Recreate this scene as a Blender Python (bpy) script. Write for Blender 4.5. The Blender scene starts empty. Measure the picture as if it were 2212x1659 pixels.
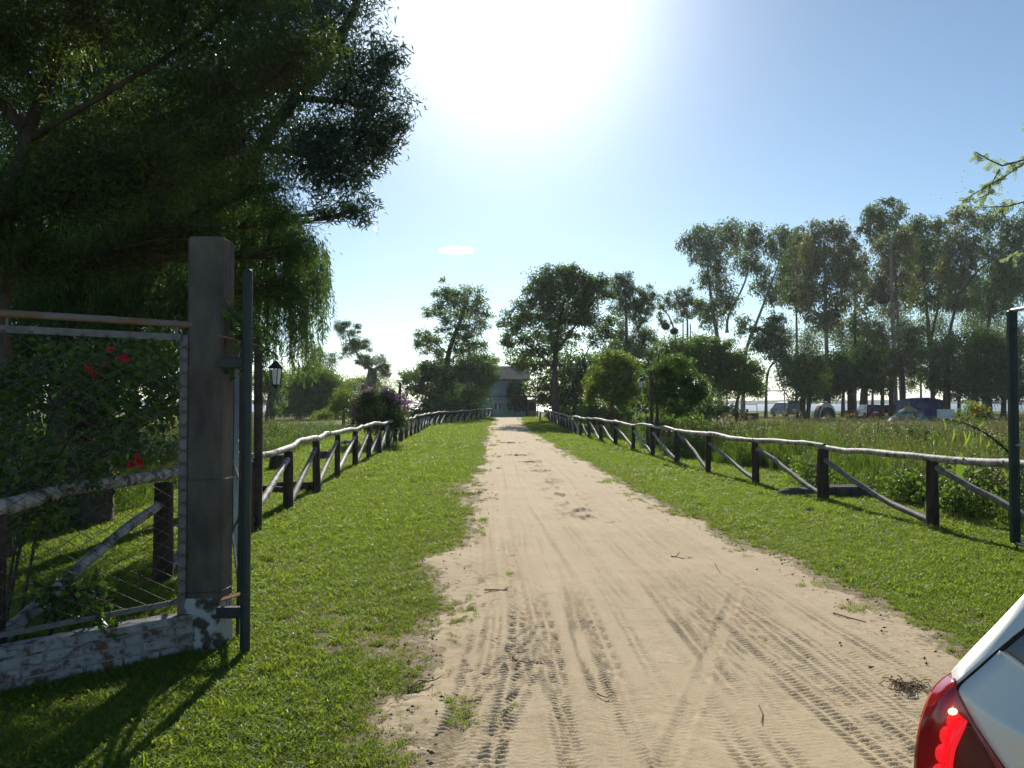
import bpy, math, random
import numpy as np
from mathutils import Vector, Matrix, Euler

RNG = np.random.default_rng(7)
random.seed(7)
SC = bpy.context.scene
COL = SC.collection
rad = math.radians

# ------------------------------------------------------------------ camera, sky, sun, exposure
CAM_H, FPX, PITCH = 1.6, 800.0, math.atan(19 / 800)
SUN_EL = rad(28.3)
cam_d = bpy.data.cameras.new("camera")
cam = bpy.data.objects.new("camera", cam_d)
COL.objects.link(cam)
cam.location = (0, 0, CAM_H)
cam.rotation_euler = (rad(90) + PITCH, 0, 0)
cam_d.sensor_fit = 'HORIZONTAL'
cam_d.sensor_width = 36.0
cam_d.lens = 36.0 * FPX / 1024
cam_d.clip_start = 0.05
cam_d.clip_end = 20000
VEIL_HAZE = 0.00022
SC.camera = cam

W = bpy.data.worlds.new("World")
SC.world = W
W.use_nodes = True
wn = W.node_tree
sky = wn.nodes.new("ShaderNodeTexSky")
sky.sky_type = 'NISHITA'
sky.sun_disc = False
sky.sun_elevation = SUN_EL
sky.sun_rotation = 0.0
sky.altitude = 0
sky.air_density = 0.8
sky.dust_density = 0.18
sky.ozone_density = 3.0
# extra glow added to the sky colour to whiten it round the sun
tcw = wn.nodes.new("ShaderNodeTexCoord")
dot = wn.nodes.new("ShaderNodeVectorMath"); dot.operation = 'DOT_PRODUCT'
dot.inputs[1].default_value = (0, math.cos(SUN_EL), math.sin(SUN_EL))
wn.links.new(tcw.outputs["Generated"], dot.inputs[0])
mxd = wn.nodes.new("ShaderNodeMath"); mxd.operation = 'MAXIMUM'; mxd.inputs[1].default_value = 0
wn.links.new(dot.outputs["Value"], mxd.inputs[0])
pw = wn.nodes.new("ShaderNodeMath"); pw.operation = 'POWER'; pw.inputs[1].default_value = 85
wn.links.new(mxd.outputs[0], pw.inputs[0])
mxs = wn.nodes.new("ShaderNodeVectorMath"); mxs.operation = 'SCALE'; mxs.inputs[0].default_value = (8.0, 8.0, 8.0)
wn.links.new(pw.outputs[0], mxs.inputs["Scale"])
tnt = wn.nodes.new("ShaderNodeVectorMath"); tnt.operation = 'MULTIPLY_ADD'; tnt.inputs[1].default_value = (1.04, 1.07, .98)
wn.links.new(sky.outputs[0], tnt.inputs[0]); wn.links.new(mxs.outputs[0], tnt.inputs[2])
wn.links.new(tnt.outputs[0], wn.nodes["Background"].inputs[0])
wn.nodes["Background"].inputs[1].default_value = 0.084

sun_d = bpy.data.lights.new("sun", 'SUN')
sun_d.energy = 4.6
sun_d.angle = rad(0.53)
sun_d.color = (1.0, 0.93, 0.82)
sun = bpy.data.objects.new("sun", sun_d)
COL.objects.link(sun)
sun.rotation_euler = (-(rad(90) - SUN_EL), 0, 0)
sun.location = (0, 30, 40)

SC.view_settings.view_transform = 'Standard'
SC.view_settings.look = 'None'
SC.view_settings.gamma = 1.0
SC.view_settings.use_curve_mapping = False
SC.view_settings.exposure = 0.57
SC.render.engine = 'CYCLES'
SC.cycles.use_denoising = True
SC.cycles.max_bounces = 8
SC.cycles.diffuse_bounces = 3
SC.cycles.glossy_bounces = 3
SC.cycles.transmission_bounces = 6
SC.cycles.transparent_max_bounces = 12
SC.cycles.caustics_reflective = False
SC.cycles.caustics_refractive = False

# ------------------------------------------------------------------ layout helpers
S = 1024 / 2212.0
KV = S / FPX                       # metres per view pixel per metre of distance


def P(vx, vy, Y):
    """a spot seen at (vx, vy) of the layout drawing, Y metres down the road"""
    dx, dz = (vx * S - 512) / FPX, -(vy * S - 384) / FPX
    c, s = math.cos(PITCH), math.sin(PITCH)
    y, z = c - s * dz, s + c * dz
    t = Y / y
    return np.array([dx * t, Y, CAM_H + z * t])


def G(vx, vy):
    """the spot on level ground"""
    dx, dz = (vx * S - 512) / FPX, -(vy * S - 384) / FPX
    c, s = math.cos(PITCH), math.sin(PITCH)
    y, z = c - s * dz, s + c * dz
    t = -CAM_H / z
    return np.array([dx * t, y * t, 0.0])


def gx(vx, Y):
    return P(vx, 870, Y)[0]


def _hash(ix, iy, seed):
    h = (ix.astype(np.int64) * 374761393 + iy.astype(np.int64) * 668265263 + seed * 974634777) & 0xFFFFFFFF
    h = ((h ^ (h >> 13)) * 1274126177) & 0xFFFFFFFF
    h = h ^ (h >> 16)
    return (h & 0xFFFFFF) / float(0xFFFFFF)


def vnoise(x, y, seed=0, octaves=1):
    x = np.asarray(x, float); y = np.asarray(y, float)
    tot, amp, nrm = 0.0, 1.0, 0.0
    for o in range(octaves):
        ix, iy = np.floor(x), np.floor(y)
        fx, fy = x - ix, y - iy
        fx = fx * fx * (3 - 2 * fx); fy = fy * fy * (3 - 2 * fy)
        a = _hash(ix, iy, seed + o); b = _hash(ix + 1, iy, seed + o)
        c = _hash(ix, iy + 1, seed + o); d = _hash(ix + 1, iy + 1, seed + o)
        tot = tot + amp * ((a * (1 - fx) + b * fx) * (1 - fy) + (c * (1 - fx) + d * fx) * fy)
        nrm += amp; amp *= 0.5; x = x * 2.03 + 11.3; y = y * 2.03 + 5.7
    return tot / nrm


def sstep(a, b, x):
    t = np.clip((x - a) / (b - a), 0, 1)
    return t * t * (3 - 2 * t)


def unit(v):
    v = np.asarray(v, float)
    return v / np.maximum(np.linalg.norm(v, axis=-1, keepdims=True), 1e-9)


# ------------------------------------------------------------------ mesh helpers
class MB:
    """collects shapes; build() links them as one mesh object"""

    def __init__(self):
        self.v, self.f, self.m, self.a, self.n = [], [], [], [], 0
        self.smooth = []

    def add(self, verts, faces, tint=None, mi=0, smooth=False):
        verts = np.asarray(verts, float).reshape(-1, 3)
        fs = np.asarray(faces, np.int64) + self.n
        self.v.append(verts)
        self.f.append(fs)
        self.m.append(np.full(len(fs), mi, np.int32))
        self.smooth.append(np.full(len(fs), smooth, bool))
        if tint is None:
            tint = np.zeros(len(verts))
        self.a.append(np.broadcast_to(np.asarray(tint, float), (len(verts),)))
        self.n += len(verts)
        return self

    def box(self, c, size, rz=0.0, R=None, mi=0, bevel=0.0):
        sx, sy, sz = np.asarray(size, float) / 2
        if bevel > 0:
            b = min(bevel, sx * .9, sy * .9, sz * .9)
            pts = []
            for z in (-1, 1):
                for k in ((0, 1), (1, 0)):
                    zz = z * (sz - b * k[0]) if False else 0
            # bevelled box as stacked octagon rings
            def ring(ex, ey, z):
                c8 = [(-ex + b, -ey), (ex - b, -ey), (ex, -ey + b), (ex, ey - b), (ex - b, ey), (-ex + b, ey), (-ex, ey - b), (-ex, -ey + b)]
                return [(x, y, z) for x, y in c8]
            rings = [ring(sx - b * .6, sy - b * .6, -sz), ring(sx, sy, -sz + b), ring(sx, sy, sz - b), ring(sx - b * .6, sy - b * .6, sz)]
            V = np.array([p for r in rings for p in r], float)
            F = []
            for i in range(3):
                for j in range(8):
                    F.append((i * 8 + j, i * 8 + (j + 1) % 8, (i + 1) * 8 + (j + 1) % 8, (i + 1) * 8 + j))
            for q in ((0, 1, 2, 3), (0, 3, 4, 7), (4, 5, 6, 7)):
                F.append(tuple(24 + i for i in q)); F.append(tuple(reversed(q)))
        else:
            V = np.array([(x, y, z) for z in (-sz, sz) for y in (-sy, sy) for x in (-sx, sx)])
            F = [(0, 2, 3, 1), (4, 5, 7, 6), (0, 1, 5, 4), (2, 6, 7, 3), (0, 4, 6, 2), (1, 3, 7, 5)]
        if R is None:
            ca, sa = math.cos(rz), math.sin(rz)
            R = np.array([[ca, -sa, 0], [sa, ca, 0], [0, 0, 1]])
        return self.add(V @ np.asarray(R).T + np.asarray(c, float), F, mi=mi)

    def beam(self, a, b, w, h, mi=0):
        a, b = np.asarray(a, float), np.asarray(b, float)
        d = unit(b - a)
        up = np.array([0, 0, 1.0]) if abs(d[2]) < .95 else np.array([1.0, 0, 0])
        s = unit(np.cross(d, up)); u = np.cross(s, d)
        R = np.stack([d, s, u], 1)
        return self.box((a + b) / 2, (np.linalg.norm(b - a), w, h), R=R, mi=mi)

    def tube(self, pts, rads, n=8, cap=True, mi=0, wob=0.0, seed=0):
        pts = np.asarray(pts, float)
        k = len(pts)
        rads = np.broadcast_to(np.asarray(rads, float), (k,))
        t = unit(np.gradient(pts, axis=0))
        ref = np.array([0, 0, 1.0]) if abs(t[:, 2]).mean() < .8 else np.array([1.0, 0.1, 0])
        s = unit(np.cross(t, ref)); u = np.cross(s, t)
        ang = np.arange(n) * 2 * math.pi / n
        rr = rads[:, None]
        if wob:
            rr = rr * (1 + wob * (vnoise(np.arange(k)[:, None] * .9 + 0 * ang, np.cos(ang)[None] * 1.3 + 3 + seed * 7.1 + 0 * rads[:, None], seed, 2) - .5) * 2)
        V = pts[:, None, :] + rr[..., None] * (np.cos(ang)[None, :, None] * s[:, None, :] + np.sin(ang)[None, :, None] * u[:, None, :])
        V = V.reshape(-1, 3)
        i = np.arange(k - 1)[:, None] * n; j = np.arange(n)[None]; j2 = (j + 1) % n
        F = np.stack([i + j, i + j2, i + n + j2, i + n + j], -1).reshape(-1, 4)
        self.add(V, F, mi=mi, smooth=True)
        if cap:
            for e, p in ((0, pts[0]), (k - 1, pts[-1])):
                ring = V[e * n:(e + 1) * n]
                fs = [(q, (q + 1) % n, n, n) if e else ((q + 1) % n, q, n, n) for q in range(n)]
                self.add(np.vstack([ring, p[None]]), [f[:3] + (f[2],) for f in fs], mi=mi)
        return self

    def grid(self, V, mi=0, smooth=True, tint=None):
        """V: (r, c, 3)"""
        r, c = V.shape[:2]
        i = np.arange(r - 1)[:, None] * c; j = np.arange(c - 1)[None]
        F = np.stack([i + j, i + j + 1, i + c + j + 1, i + c + j], -1).reshape(-1, 4)
        return self.add(V.reshape(-1, 3), F, tint=tint, mi=mi, smooth=smooth)

    def leaves(self, pos, d, nrm, L, wd, tint, bend=.12):
        pos = np.asarray(pos); d = unit(d)
        s = unit(np.cross(d, nrm)); nn = np.cross(s, d)
        L = np.broadcast_to(L, (len(pos),))[:, None]; wd = np.broadcast_to(wd, (len(pos),))[:, None]
        a = pos
        b = pos + d * L * .5 + s * wd * .5 + nn * L * bend
        c = pos + d * L
        e = pos + d * L * .5 - s * wd * .5 + nn * L * bend
        V = np.stack([a, b, c, e], 1).reshape(-1, 3)
        F = np.arange(len(V)).reshape(-1, 4)
        return self.add(V, F, tint=np.repeat(tint, 4))

    def build(self, name, mats, parent=None, origin=(0, 0, 0), kind=None):
        V = np.concatenate(self.v) - np.asarray(origin, float)
        M = np.concatenate(self.m)
        SM = np.concatenate(self.smooth)
        A = np.concatenate(self.a)
        loops, starts = [], []
        tot = 0
        for f in self.f:
            if f.shape[1] == 4:
                tri = f[:, 2] == f[:, 3]
                if tri.any():
                    for row, t in zip(f, tri):
                        r = row[:3] if t else row
                        loops.append(r); starts.append(np.array([tot])); tot += len(r)
                    continue
            loops.append(f.reshape(-1)); starts.append(tot + np.arange(len(f)) * f.shape[1]); tot += f.size
        loops = np.concatenate(loops).astype(np.int32); starts = np.concatenate(starts).astype(np.int32)
        me = bpy.data.meshes.new(name)
        me.vertices.add(len(V)); me.vertices.foreach_set("co", V.astype(np.float32).ravel())
        me.loops.add(len(loops)); me.loops.foreach_set("vertex_index", loops)
        me.polygons.add(len(starts)); me.polygons.foreach_set("loop_start", starts)
        me.polygons.foreach_set("material_index", M)
        me.polygons.foreach_set("use_smooth", SM)
        at = me.attributes.new("tint", 'FLOAT', 'POINT'); at.data.foreach_set("value", A.astype(np.float32))
        me.update(calc_edges=True)
        for m in (mats if isinstance(mats, (list, tuple)) else [mats]):
            me.materials.append(m)
        o = bpy.data.objects.new(name, me)
        COL.objects.link(o)
        if parent is not None:
            o.parent = parent
        else:
            o.location = origin
        if kind:
            o["kind"] = kind
        return o


def tag(o, label, cat, group=None, kind=None):
    o["label"] = label; o["category"] = cat
    if group: o["group"] = group
    if kind: o["kind"] = kind
    return o


def thing(name, label, cat, loc=(0, 0, 0), group=None, rz=0.0):
    o = bpy.data.objects.new(name, None); COL.objects.link(o)
    o.location = loc; o.rotation_euler = (0, 0, rz); o.empty_display_size = .2
    return tag(o, label, cat, group)


# ------------------------------------------------------------------ materials
def _new(name):
    m = bpy.data.materials.new(name); m.use_nodes = True
    nt = m.node_tree
    return m, nt, nt.nodes["Principled BSDF"], nt.nodes["Material Output"]


def N(nt, t, **kw):
    n = nt.nodes.new(t)
    for k, v in kw.items():
        setattr(n, k, v)
    return n


def rgba(c):
    return (c[0], c[1], c[2], 1)


def noise(nt, vec, scale, detail=4, rough=.6):
    n = N(nt, "ShaderNodeTexNoise"); n.inputs["Scale"].default_value = scale
    n.inputs["Detail"].default_value = detail; n.inputs["Roughness"].default_value = rough
    nt.links.new(vec, n.inputs["Vector"])
    return n.outputs["Fac"]


def ramp(nt, fac, stops):
    r = N(nt, "ShaderNodeValToRGB")
    while len(r.color_ramp.elements) < len(stops):
        r.color_ramp.elements.new(.5)
    for e, (p, c) in zip(r.color_ramp.elements, stops):
        e.position = p; e.color = rgba(c)
    nt.links.new(fac, r.inputs[0])
    return r.outputs[0]


def mat(name, c1, c2=None, scale=6, rough=.85, spec=.25, metal=0.0, bump=0.0, bscale=30, detail=5, lo=.35, hi=.65, squash=None, c3=None):
    m, nt, b, out = _new(name)
    tc = N(nt, "ShaderNodeTexCoord").outputs["Object"]
    if squash:
        mp = N(nt, "ShaderNodeMapping"); mp.inputs["Scale"].default_value = squash
        nt.links.new(tc, mp.inputs[0]); tc = mp.outputs[0]
    if c2 is not None:
        st = [(lo, c1), (hi, c2)] + ([(min(hi + .12, 1), c3)] if c3 else [])
        nt.links.new(ramp(nt, noise(nt, tc, scale, detail), st), b.inputs["Base Color"])
    else:
        b.inputs["Base Color"].default_value = rgba(c1)
    b.inputs["Roughness"].default_value = rough
    b.inputs["Specular IOR Level"].default_value = spec
    b.inputs["Metallic"].default_value = metal
    if bump:
        bp = N(nt, "ShaderNodeBump"); bp.inputs["Strength"].default_value = 1
        bp.inputs["Distance"].default_value = bump
        nt.links.new(noise(nt, tc, bscale, 6, .65), bp.inputs["Height"])
        nt.links.new(bp.outputs[0], b.inputs["Normal"])
    return m


def leafmat(name, c1, c2, tr=None, trans=.42, rough=.5, spec=.35, rnd=False):
    """two-tone leaf with light shining through"""
    m, nt, b, out = _new(name)
    if rnd:
        f = N(nt, "ShaderNodeObjectInfo").outputs["Random"]
        at = N(nt, "ShaderNodeAttribute"); at.attribute_name = "tint"
        ad = N(nt, "ShaderNodeMath", operation='ADD')
        nt.links.new(f, ad.inputs[0]); nt.links.new(at.outputs["Fac"], ad.inputs[1])
        dv = N(nt, "ShaderNodeMath", operation='MULTIPLY'); dv.inputs[1].default_value = .5
        nt.links.new(ad.outputs[0], dv.inputs[0]); f = dv.outputs[0]
    else:
        at = N(nt, "ShaderNodeAttribute"); at.attribute_name = "tint"; f = at.outputs["Fac"]
    col = ramp(nt, f, [(.1, c1), (.9, c2)])
    nt.links.new(col, b.inputs["Base Color"])
    b.inputs["Roughness"].default_value = rough
    b.inputs["Specular IOR Level"].default_value = spec
    t = N(nt, "ShaderNodeBsdfTranslucent")
    mx = N(nt, "ShaderNodeMix", data_type='RGBA', blend_type='MULTIPLY')
    mx.inputs["Factor"].default_value = 1
    nt.links.new(col, mx.inputs["A"]); mx.inputs["B"].default_value = rgba(tr or (2.2, 2.0, .9))
    nt.links.new(mx.outputs["Result"], t.inputs["Color"])
    ms = N(nt, "ShaderNodeMixShader"); ms.inputs[0].default_value = trans
    nt.links.new(b.outputs[0], ms.inputs[1]); nt.links.new(t.outputs[0], ms.inputs[2])
    nt.links.new(ms.outputs[0], out.inputs[0])
    return m


M = {}
M['bark'] = mat("bark_dark", (.06, .045, .035), (.13, .10, .075), 9, .95, .1, bump=.02, bscale=14, squash=(1, 1, .3))
M['bark_pale'] = mat("bark_pale", (.14, .11, .085), (.30, .25, .19), 4, .9, .15, bump=.015, bscale=9, squash=(1, 1, .35))
M['bark_tan'] = mat("bark_tan", (.16, .10, .05), (.30, .20, .11), 5, .9, .15, bump=.01, bscale=12, squash=(1, 1, .35))
M['log'] = mat("weathered_log", (.07, .055, .042), (.33, .30, .27), 9, .65, .35, bump=.010, bscale=20, lo=.38, hi=.50, c3=(.47, .44, .40))
M['post'] = mat("dark_post_wood", (.035, .026, .02), (.09, .066, .05), 14, .9, .2, bump=.008, bscale=30, squash=(1, 1, .2))
M['brace'] = mat("grey_brace_wood", (.09, .08, .075), (.27, .24, .22), 10, .7, .35, bump=.005, bscale=24)
M['concrete'] = mat("stained_concrete", (.07, .062, .052), (.15, .135, .115), 5, .95, .15, bump=.003, bscale=90, squash=(1, 1, .35))  # tone darkened to deepen the backlit shade on the post
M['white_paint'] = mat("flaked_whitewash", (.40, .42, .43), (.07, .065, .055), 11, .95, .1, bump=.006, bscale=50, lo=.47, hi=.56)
M['steel_grey'] = mat("galvanised_steel", (.11, .115, .12), (.19, .195, .2), 12, .6, .4, .3)
M['steel_rust'] = mat("rusting_pipe", (.20, .18, .17), (.22, .11, .06), 5, .75, .3, .2, lo=.4, hi=.6)
M['rust'] = mat("rusty_plate", (.24, .10, .05), (.36, .17, .09), 20, .85, .2, .2)
M['green_pipe'] = mat("green_painted_pipe", (.014, .028, .026), (.022, .040, .036), 9, .5, .35)
M['black_iron'] = mat("black_iron", (.02, .02, .022), (.035, .035, .035), 12, .5, .5)
M['wire'] = mat("dull_wire", (.07, .065, .055), (.13, .11, .09), 30, .6, .4, .5)
M['bar_and_lit_mesh'] = mat("bare_metal_and_lit_mesh", (.45, .44, .43), (.6, .58, .56), 10, .38, .5, .8)
M['lamp_glass'] = mat("milky_lamp_glass", (.75, .76, .74), None, rough=.25, spec=.5)
M['blue_wall'] = mat("blue_grey_render", (.28, .37, .39), (.34, .43, .45), 1.2, .95, .1, bump=.004, bscale=20)
M['roof_metal'] = mat("grey_sheet_roof", (.13, .125, .12), (.19, .18, .17), 2, 1.0, .0)
M['dark_wood'] = mat("dark_timber", (.05, .04, .033), (.10, .08, .06), 8, .85, .2, bump=.004, bscale=30)
M['tan_door'] = mat("tan_door_boards", (.20, .16, .10), (.28, .22, .14), 5, .8, .2)
M['window'] = mat("grey_rear_window", (.24, .25, .24), None, rough=.4, spec=.35)
M['glass'] = mat("dark_glass", (.02, .025, .03), None, rough=.08, spec=.6)
M['white'] = mat("white_coated_metal", (.75, .76, .76), (.65, .66, .66), 5, .5, .4)
M['stone'] = mat("dark_mossy_concrete", (.06, .055, .05), (.13, .125, .10), 8, .95, .1, bump=.01, bscale=20)
M['blue_tarp'] = mat("blue_tarpaulin", (.008, .035, .17), (.015, .055, .24), 3, .5, .4)
M['tarp_panel'] = mat("faded_blue_panel", (.10, .14, .20), (.13, .17, .23), 3, .6, .3)
M['teal_cloth'] = mat("teal_tent_cloth", (.02, .16, .18), (.03, .21, .22), 3, .6, .3)
M['khaki_cloth'] = leafmat("khaki_tent_fly", (.42, .40, .20), (.46, .43, .22), (1.2, 1.2, 1), .35, .7, .2)
M['grey_cloth'] = mat("dark_grey_tent_cloth", (.035, .05, .05), (.05, .065, .065), 3, .7, .3)
M['cream_cloth'] = mat("cream_tent_cloth", (.55, .54, .45), (.62, .60, .52), 3, .7, .3)
M['car_red'] = mat("dark_red_paint", (.14, .012, .012), None, rough=.25, spec=.6)
M['car_dark'] = mat("charcoal_paint", (.03, .036, .042), None, rough=.25, spec=.6)
M['car_blue'] = mat("dark_blue_paint", (.03, .035, .07), None, rough=.25, spec=.6)
M['car_flare_brown'] = mat("flare_brown_paint", (.12, .075, .055), None, rough=.35, spec=.5)  # dark grey van; the brown cast of lens flare is put into its paint
M['tyre'] = mat("tyre_rubber", (.018, .018, .018), (.03, .03, .03), 30, .9, .2)
M['tail_red'] = mat("red_lamp_plastic", (.35, .01, .01), None, rough=.2, spec=.5)
M['yellow_paint'] = mat("yellow_board", (.5, .45, .05), None, rough=.7)
M['twig'] = mat("dry_twig", (.12, .09, .06), (.24, .19, .13), 30, .95, .1)
M['paper'] = mat("white_paper", (.8, .8, .78), None, rough=.9)
M['cloth_dark'] = mat("dark_nest_twigs", (.035, .028, .022), (.07, .055, .04), 12, .95, .1, bump=.05, bscale=8)
M['cable'] = mat("black_cable", (.03, .03, .03), None, rough=.6)

# silver car paint, warmed to stand in for light off the sand
m, nt, b, out = _new("silver_car_paint")
b.inputs["Base Color"].default_value = (.80, .81, .75, 1); b.inputs["Metallic"].default_value = .08
b.inputs["Roughness"].default_value = .42; b.inputs["Coat Weight"].default_value = .25; b.inputs["Coat Roughness"].default_value = .12
M['silver'] = m
m, nt, b, out = _new("red_taillight_lens")
b.inputs["Base Color"].default_value = (.42, .012, .016, 1); b.inputs["Roughness"].default_value = .12
b.inputs["Coat Weight"].default_value = 1; b.inputs["Coat Roughness"].default_value = .04
M['lens'] = m
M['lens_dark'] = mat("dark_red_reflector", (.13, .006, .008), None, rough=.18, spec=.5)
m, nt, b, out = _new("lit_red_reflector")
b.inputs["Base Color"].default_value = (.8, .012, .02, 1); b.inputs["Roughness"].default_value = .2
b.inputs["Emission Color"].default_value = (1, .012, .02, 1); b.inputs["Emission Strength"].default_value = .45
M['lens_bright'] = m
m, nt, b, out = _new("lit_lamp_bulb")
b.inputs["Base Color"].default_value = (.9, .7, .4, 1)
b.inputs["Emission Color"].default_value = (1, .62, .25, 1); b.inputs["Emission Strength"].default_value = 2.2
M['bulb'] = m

# bricks: red clay under flaking whitewash, its tone lowered to deepen the shade
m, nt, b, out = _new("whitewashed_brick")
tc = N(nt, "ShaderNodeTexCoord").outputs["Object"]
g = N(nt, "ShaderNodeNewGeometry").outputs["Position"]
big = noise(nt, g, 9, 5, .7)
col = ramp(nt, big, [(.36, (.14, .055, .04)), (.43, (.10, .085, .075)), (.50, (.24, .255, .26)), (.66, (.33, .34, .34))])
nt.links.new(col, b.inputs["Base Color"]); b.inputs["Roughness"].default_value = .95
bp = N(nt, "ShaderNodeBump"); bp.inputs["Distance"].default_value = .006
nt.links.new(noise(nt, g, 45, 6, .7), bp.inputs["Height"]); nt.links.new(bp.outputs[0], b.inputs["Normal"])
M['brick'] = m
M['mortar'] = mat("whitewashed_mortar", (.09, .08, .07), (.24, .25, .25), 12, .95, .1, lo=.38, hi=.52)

# foliage
M['leaf_dark'] = leafmat("leaf_dark_green", (.035, .08, .024), (.08, .145, .04), trans=.48, spec=.3)
M['leaf_feather'] = leafmat("leaf_feathery_olive", (.026, .055, .016), (.065, .095, .028), trans=.5, spec=.3)
M['leaf_oak'] = leafmat("leaf_blue_green", (.022, .05, .035), (.05, .085, .055), (1.7, 1.9, 1.1), trans=.32, spec=.45, rough=.4)
M['leaf_willow'] = leafmat("leaf_willow", (.045, .09, .028), (.085, .14, .05), (1.9, 2.0, 1.1), trans=.48, spec=.35)
M['leaf_euc'] = leafmat("leaf_grey_green", (.05, .10, .035), (.12, .185, .065), (2.0, 1.9, 1.0), trans=.36, spec=.4)
M['leaf_euc2'] = leafmat("leaf_olive_green", (.06, .095, .022), (.14, .17, .045), (2.1, 1.8, .8), trans=.36, spec=.4)
M['leaf_mid'] = leafmat("leaf_mid_green", (.045, .095, .022), (.10, .165, .04), trans=.48, spec=.35)
M['leaf_light'] = leafmat("leaf_light_green", (.07, .12, .02), (.13, .18, .035), trans=.5, spec=.3)
M['leaf_deep'] = leafmat("leaf_deep_shade_green", (.018, .05, .018), (.04, .09, .028), trans=.4, spec=.3)
M['leaf_acacia'] = leafmat("leaf_soft_grey_green", (.20, .25, .15), (.30, .35, .22), (1.7, 1.8, 1.3), trans=.6)
M['leaf_vine'] = leafmat("leaf_hibiscus", (.02, .045, .012), (.07, .12, .02), (2.4, 2.6, .8), trans=.45, spec=.5, rough=.4)
M['flower_red'] = leafmat("petal_red", (.5, .02, .03), (.6, .05, .06), (1.6, 1, 1), trans=.4)
M['flower_purple'] = leafmat("petal_purple", (.16, .06, .22), (.30, .12, .34), (1.5, 1.2, 1.4), trans=.4)
M['flower_pink'] = leafmat("petal_dusty_pink", (.22, .13, .14), (.32, .18, .22), (1.4, 1.2, 1.2), trans=.4)
M['flower_orange'] = leafmat("petal_orange", (.6, .25, .03), (.7, .4, .05), (1.4, 1.2, 1), trans=.4)
M['lawn_blade'] = leafmat("lawn_blade", (.075, .135, .02), (.17, .20, .04), (2.1, 2.2, .9), trans=.54, spec=.25, rnd=True)
M['dry_blade'] = leafmat("dry_grass_blade", (.16, .13, .06), (.28, .22, .11), (1.5, 1.4, 1.0), trans=.4, rnd=True)
M['tall_blade'] = leafmat("tall_grass_blade", (.06, .115, .02), (.13, .18, .04), (1.9, 1.9, .8), trans=.48, spec=.3, rnd=True)
M['tall_weed'] = leafmat("meadow_weed_leaf", (.04, .085, .018), (.08, .13, .03), (2.0, 2.1, .8), trans=.45, spec=.4, rnd=True)
M['seed_head'] = leafmat("pale_seed_head", (.12, .12, .05), (.22, .19, .10), (1.4, 1.3, 1.1), trans=.45, rnd=True)
M['pale_flower'] = leafmat("pale_meadow_flower", (.3, .32, .2), (.45, .45, .3), (1.2, 1.2, 1.1), trans=.4, rnd=True)

# ------------------------------------------------------------------ ground, road, lake, far shore
LX_Y = [-8, 0, 3.5, 5.8, 9.9, 13.2, 21.3, 51, 71, 92]
LX = [-.45, -.5, -.58, -.69, -.80, -.72, -.83, -1.62, -1.8, -1.9]
RX_Y = [-8, 0, 3.5, 5.04, 7.3, 10.3, 13.5, 23.3, 46.5, 71, 92]
RX = [3.3, 3.3, 2.85, 2.80, 2.90, 2.58, 2.32, 1.94, 1.16, .98, 1.2]


def road_l(y): return np.interp(y, LX_Y, LX)
def road_r(y): return np.interp(y, RX_Y, RX)


def road_s(x, y):
    """distance inside the ragged road edge (negative outside)"""
    wig = (vnoise(x * 1.3, y * 1.1, 3, 4) - .5) * .75 + (vnoise(x * 7, y * 7, 9, 3) - .5) * .16
    gs = np.clip(1.1 - y / 60., .55, 1)
    sl = x - road_l(y) + wig * gs * 1.15
    sr = road_r(y) - x + wig * gs * .75
    return np.minimum(sl, sr)


def shore_y(x):
    return 139 + 4 * np.sin(x * .05) + 3 * (vnoise(x * .08, x * 0, 5, 3) - .5) - np.clip(-x - 20, 0, 60) * .25


def ground_z(x, y):
    z = (vnoise(x * .25, y * .25, 21, 3) - .5) * .05 * sstep(6, 14, np.abs(x - 1) + np.abs(y - 20) * 0)
    z = z + .10 * sstep(60, 80, y) * (1 - sstep(85, 95, y)) * np.exp(-((x - 0) / 14) ** 2) * (.6 + .8 * vnoise(x * .4, y * .25, 8, 2))
    sh = shore_y(x)
    z = z - 2.5 * sstep(sh - 2.0, sh + 9, y) + .25 * np.exp(-((y - sh + 3) / 2.0) ** 2)
    return z


def axis(vals):
    return np.unique(np.round(np.concatenate(vals), 4))


gxs = axis([np.arange(-3, 4.6, .12), np.arange(-12, 12.01, .35), np.arange(12, 60, 1.5), -np.arange(12, 60, 1.5), np.array([-3000, -1200, -600, -300, -200, -140, -100, -80, 60, 80, 100, 140, 200, 300, 600, 1200, 3000])])
gys = axis([np.arange(2, 16, .2), np.arange(-10, 32, .4), np.arange(32, 160, 1.0), np.array([-400, -120, -50, -25, 170, 200, 260, 400, 800, 1600, 3000])])
XX, YY = np.meshgrid(gxs, gys)
ZZ = ground_z(XX, YY)
m, nt, b, out = _new("mown_turf_and_soil")
gp = N(nt, "ShaderNodeNewGeometry").outputs["Position"]
c_a = ramp(nt, noise(nt, gp, .55, 5, .65), [(.30, (.075, .105, .022)), (.52, (.10, .125, .03)), (.70, (.15, .145, .05))])
c_b = ramp(nt, noise(nt, gp, 7, 6, .75), [(.38, (.045, .065, .016)), (.52, (.10, .125, .03)), (.66, (.17, .15, .07))])
mx = N(nt, "ShaderNodeMix", data_type='RGBA'); mx.inputs["Factor"].default_value = .5
nt.links.new(c_a, mx.inputs["A"]); nt.links.new(c_b, mx.inputs["B"])
sx = N(nt, "ShaderNodeSeparateXYZ"); nt.links.new(gp, sx.inputs[0])
bank = N(nt, "ShaderNodeMapRange"); bank.inputs["From Min"].default_value = -.05; bank.inputs["From Max"].default_value = -.5
nt.links.new(sx.outputs["Z"], bank.inputs["Value"])
mx2 = N(nt, "ShaderNodeMix", data_type='RGBA'); mx2.inputs["B"].default_value = (.05, .042, .03, 1)
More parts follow.
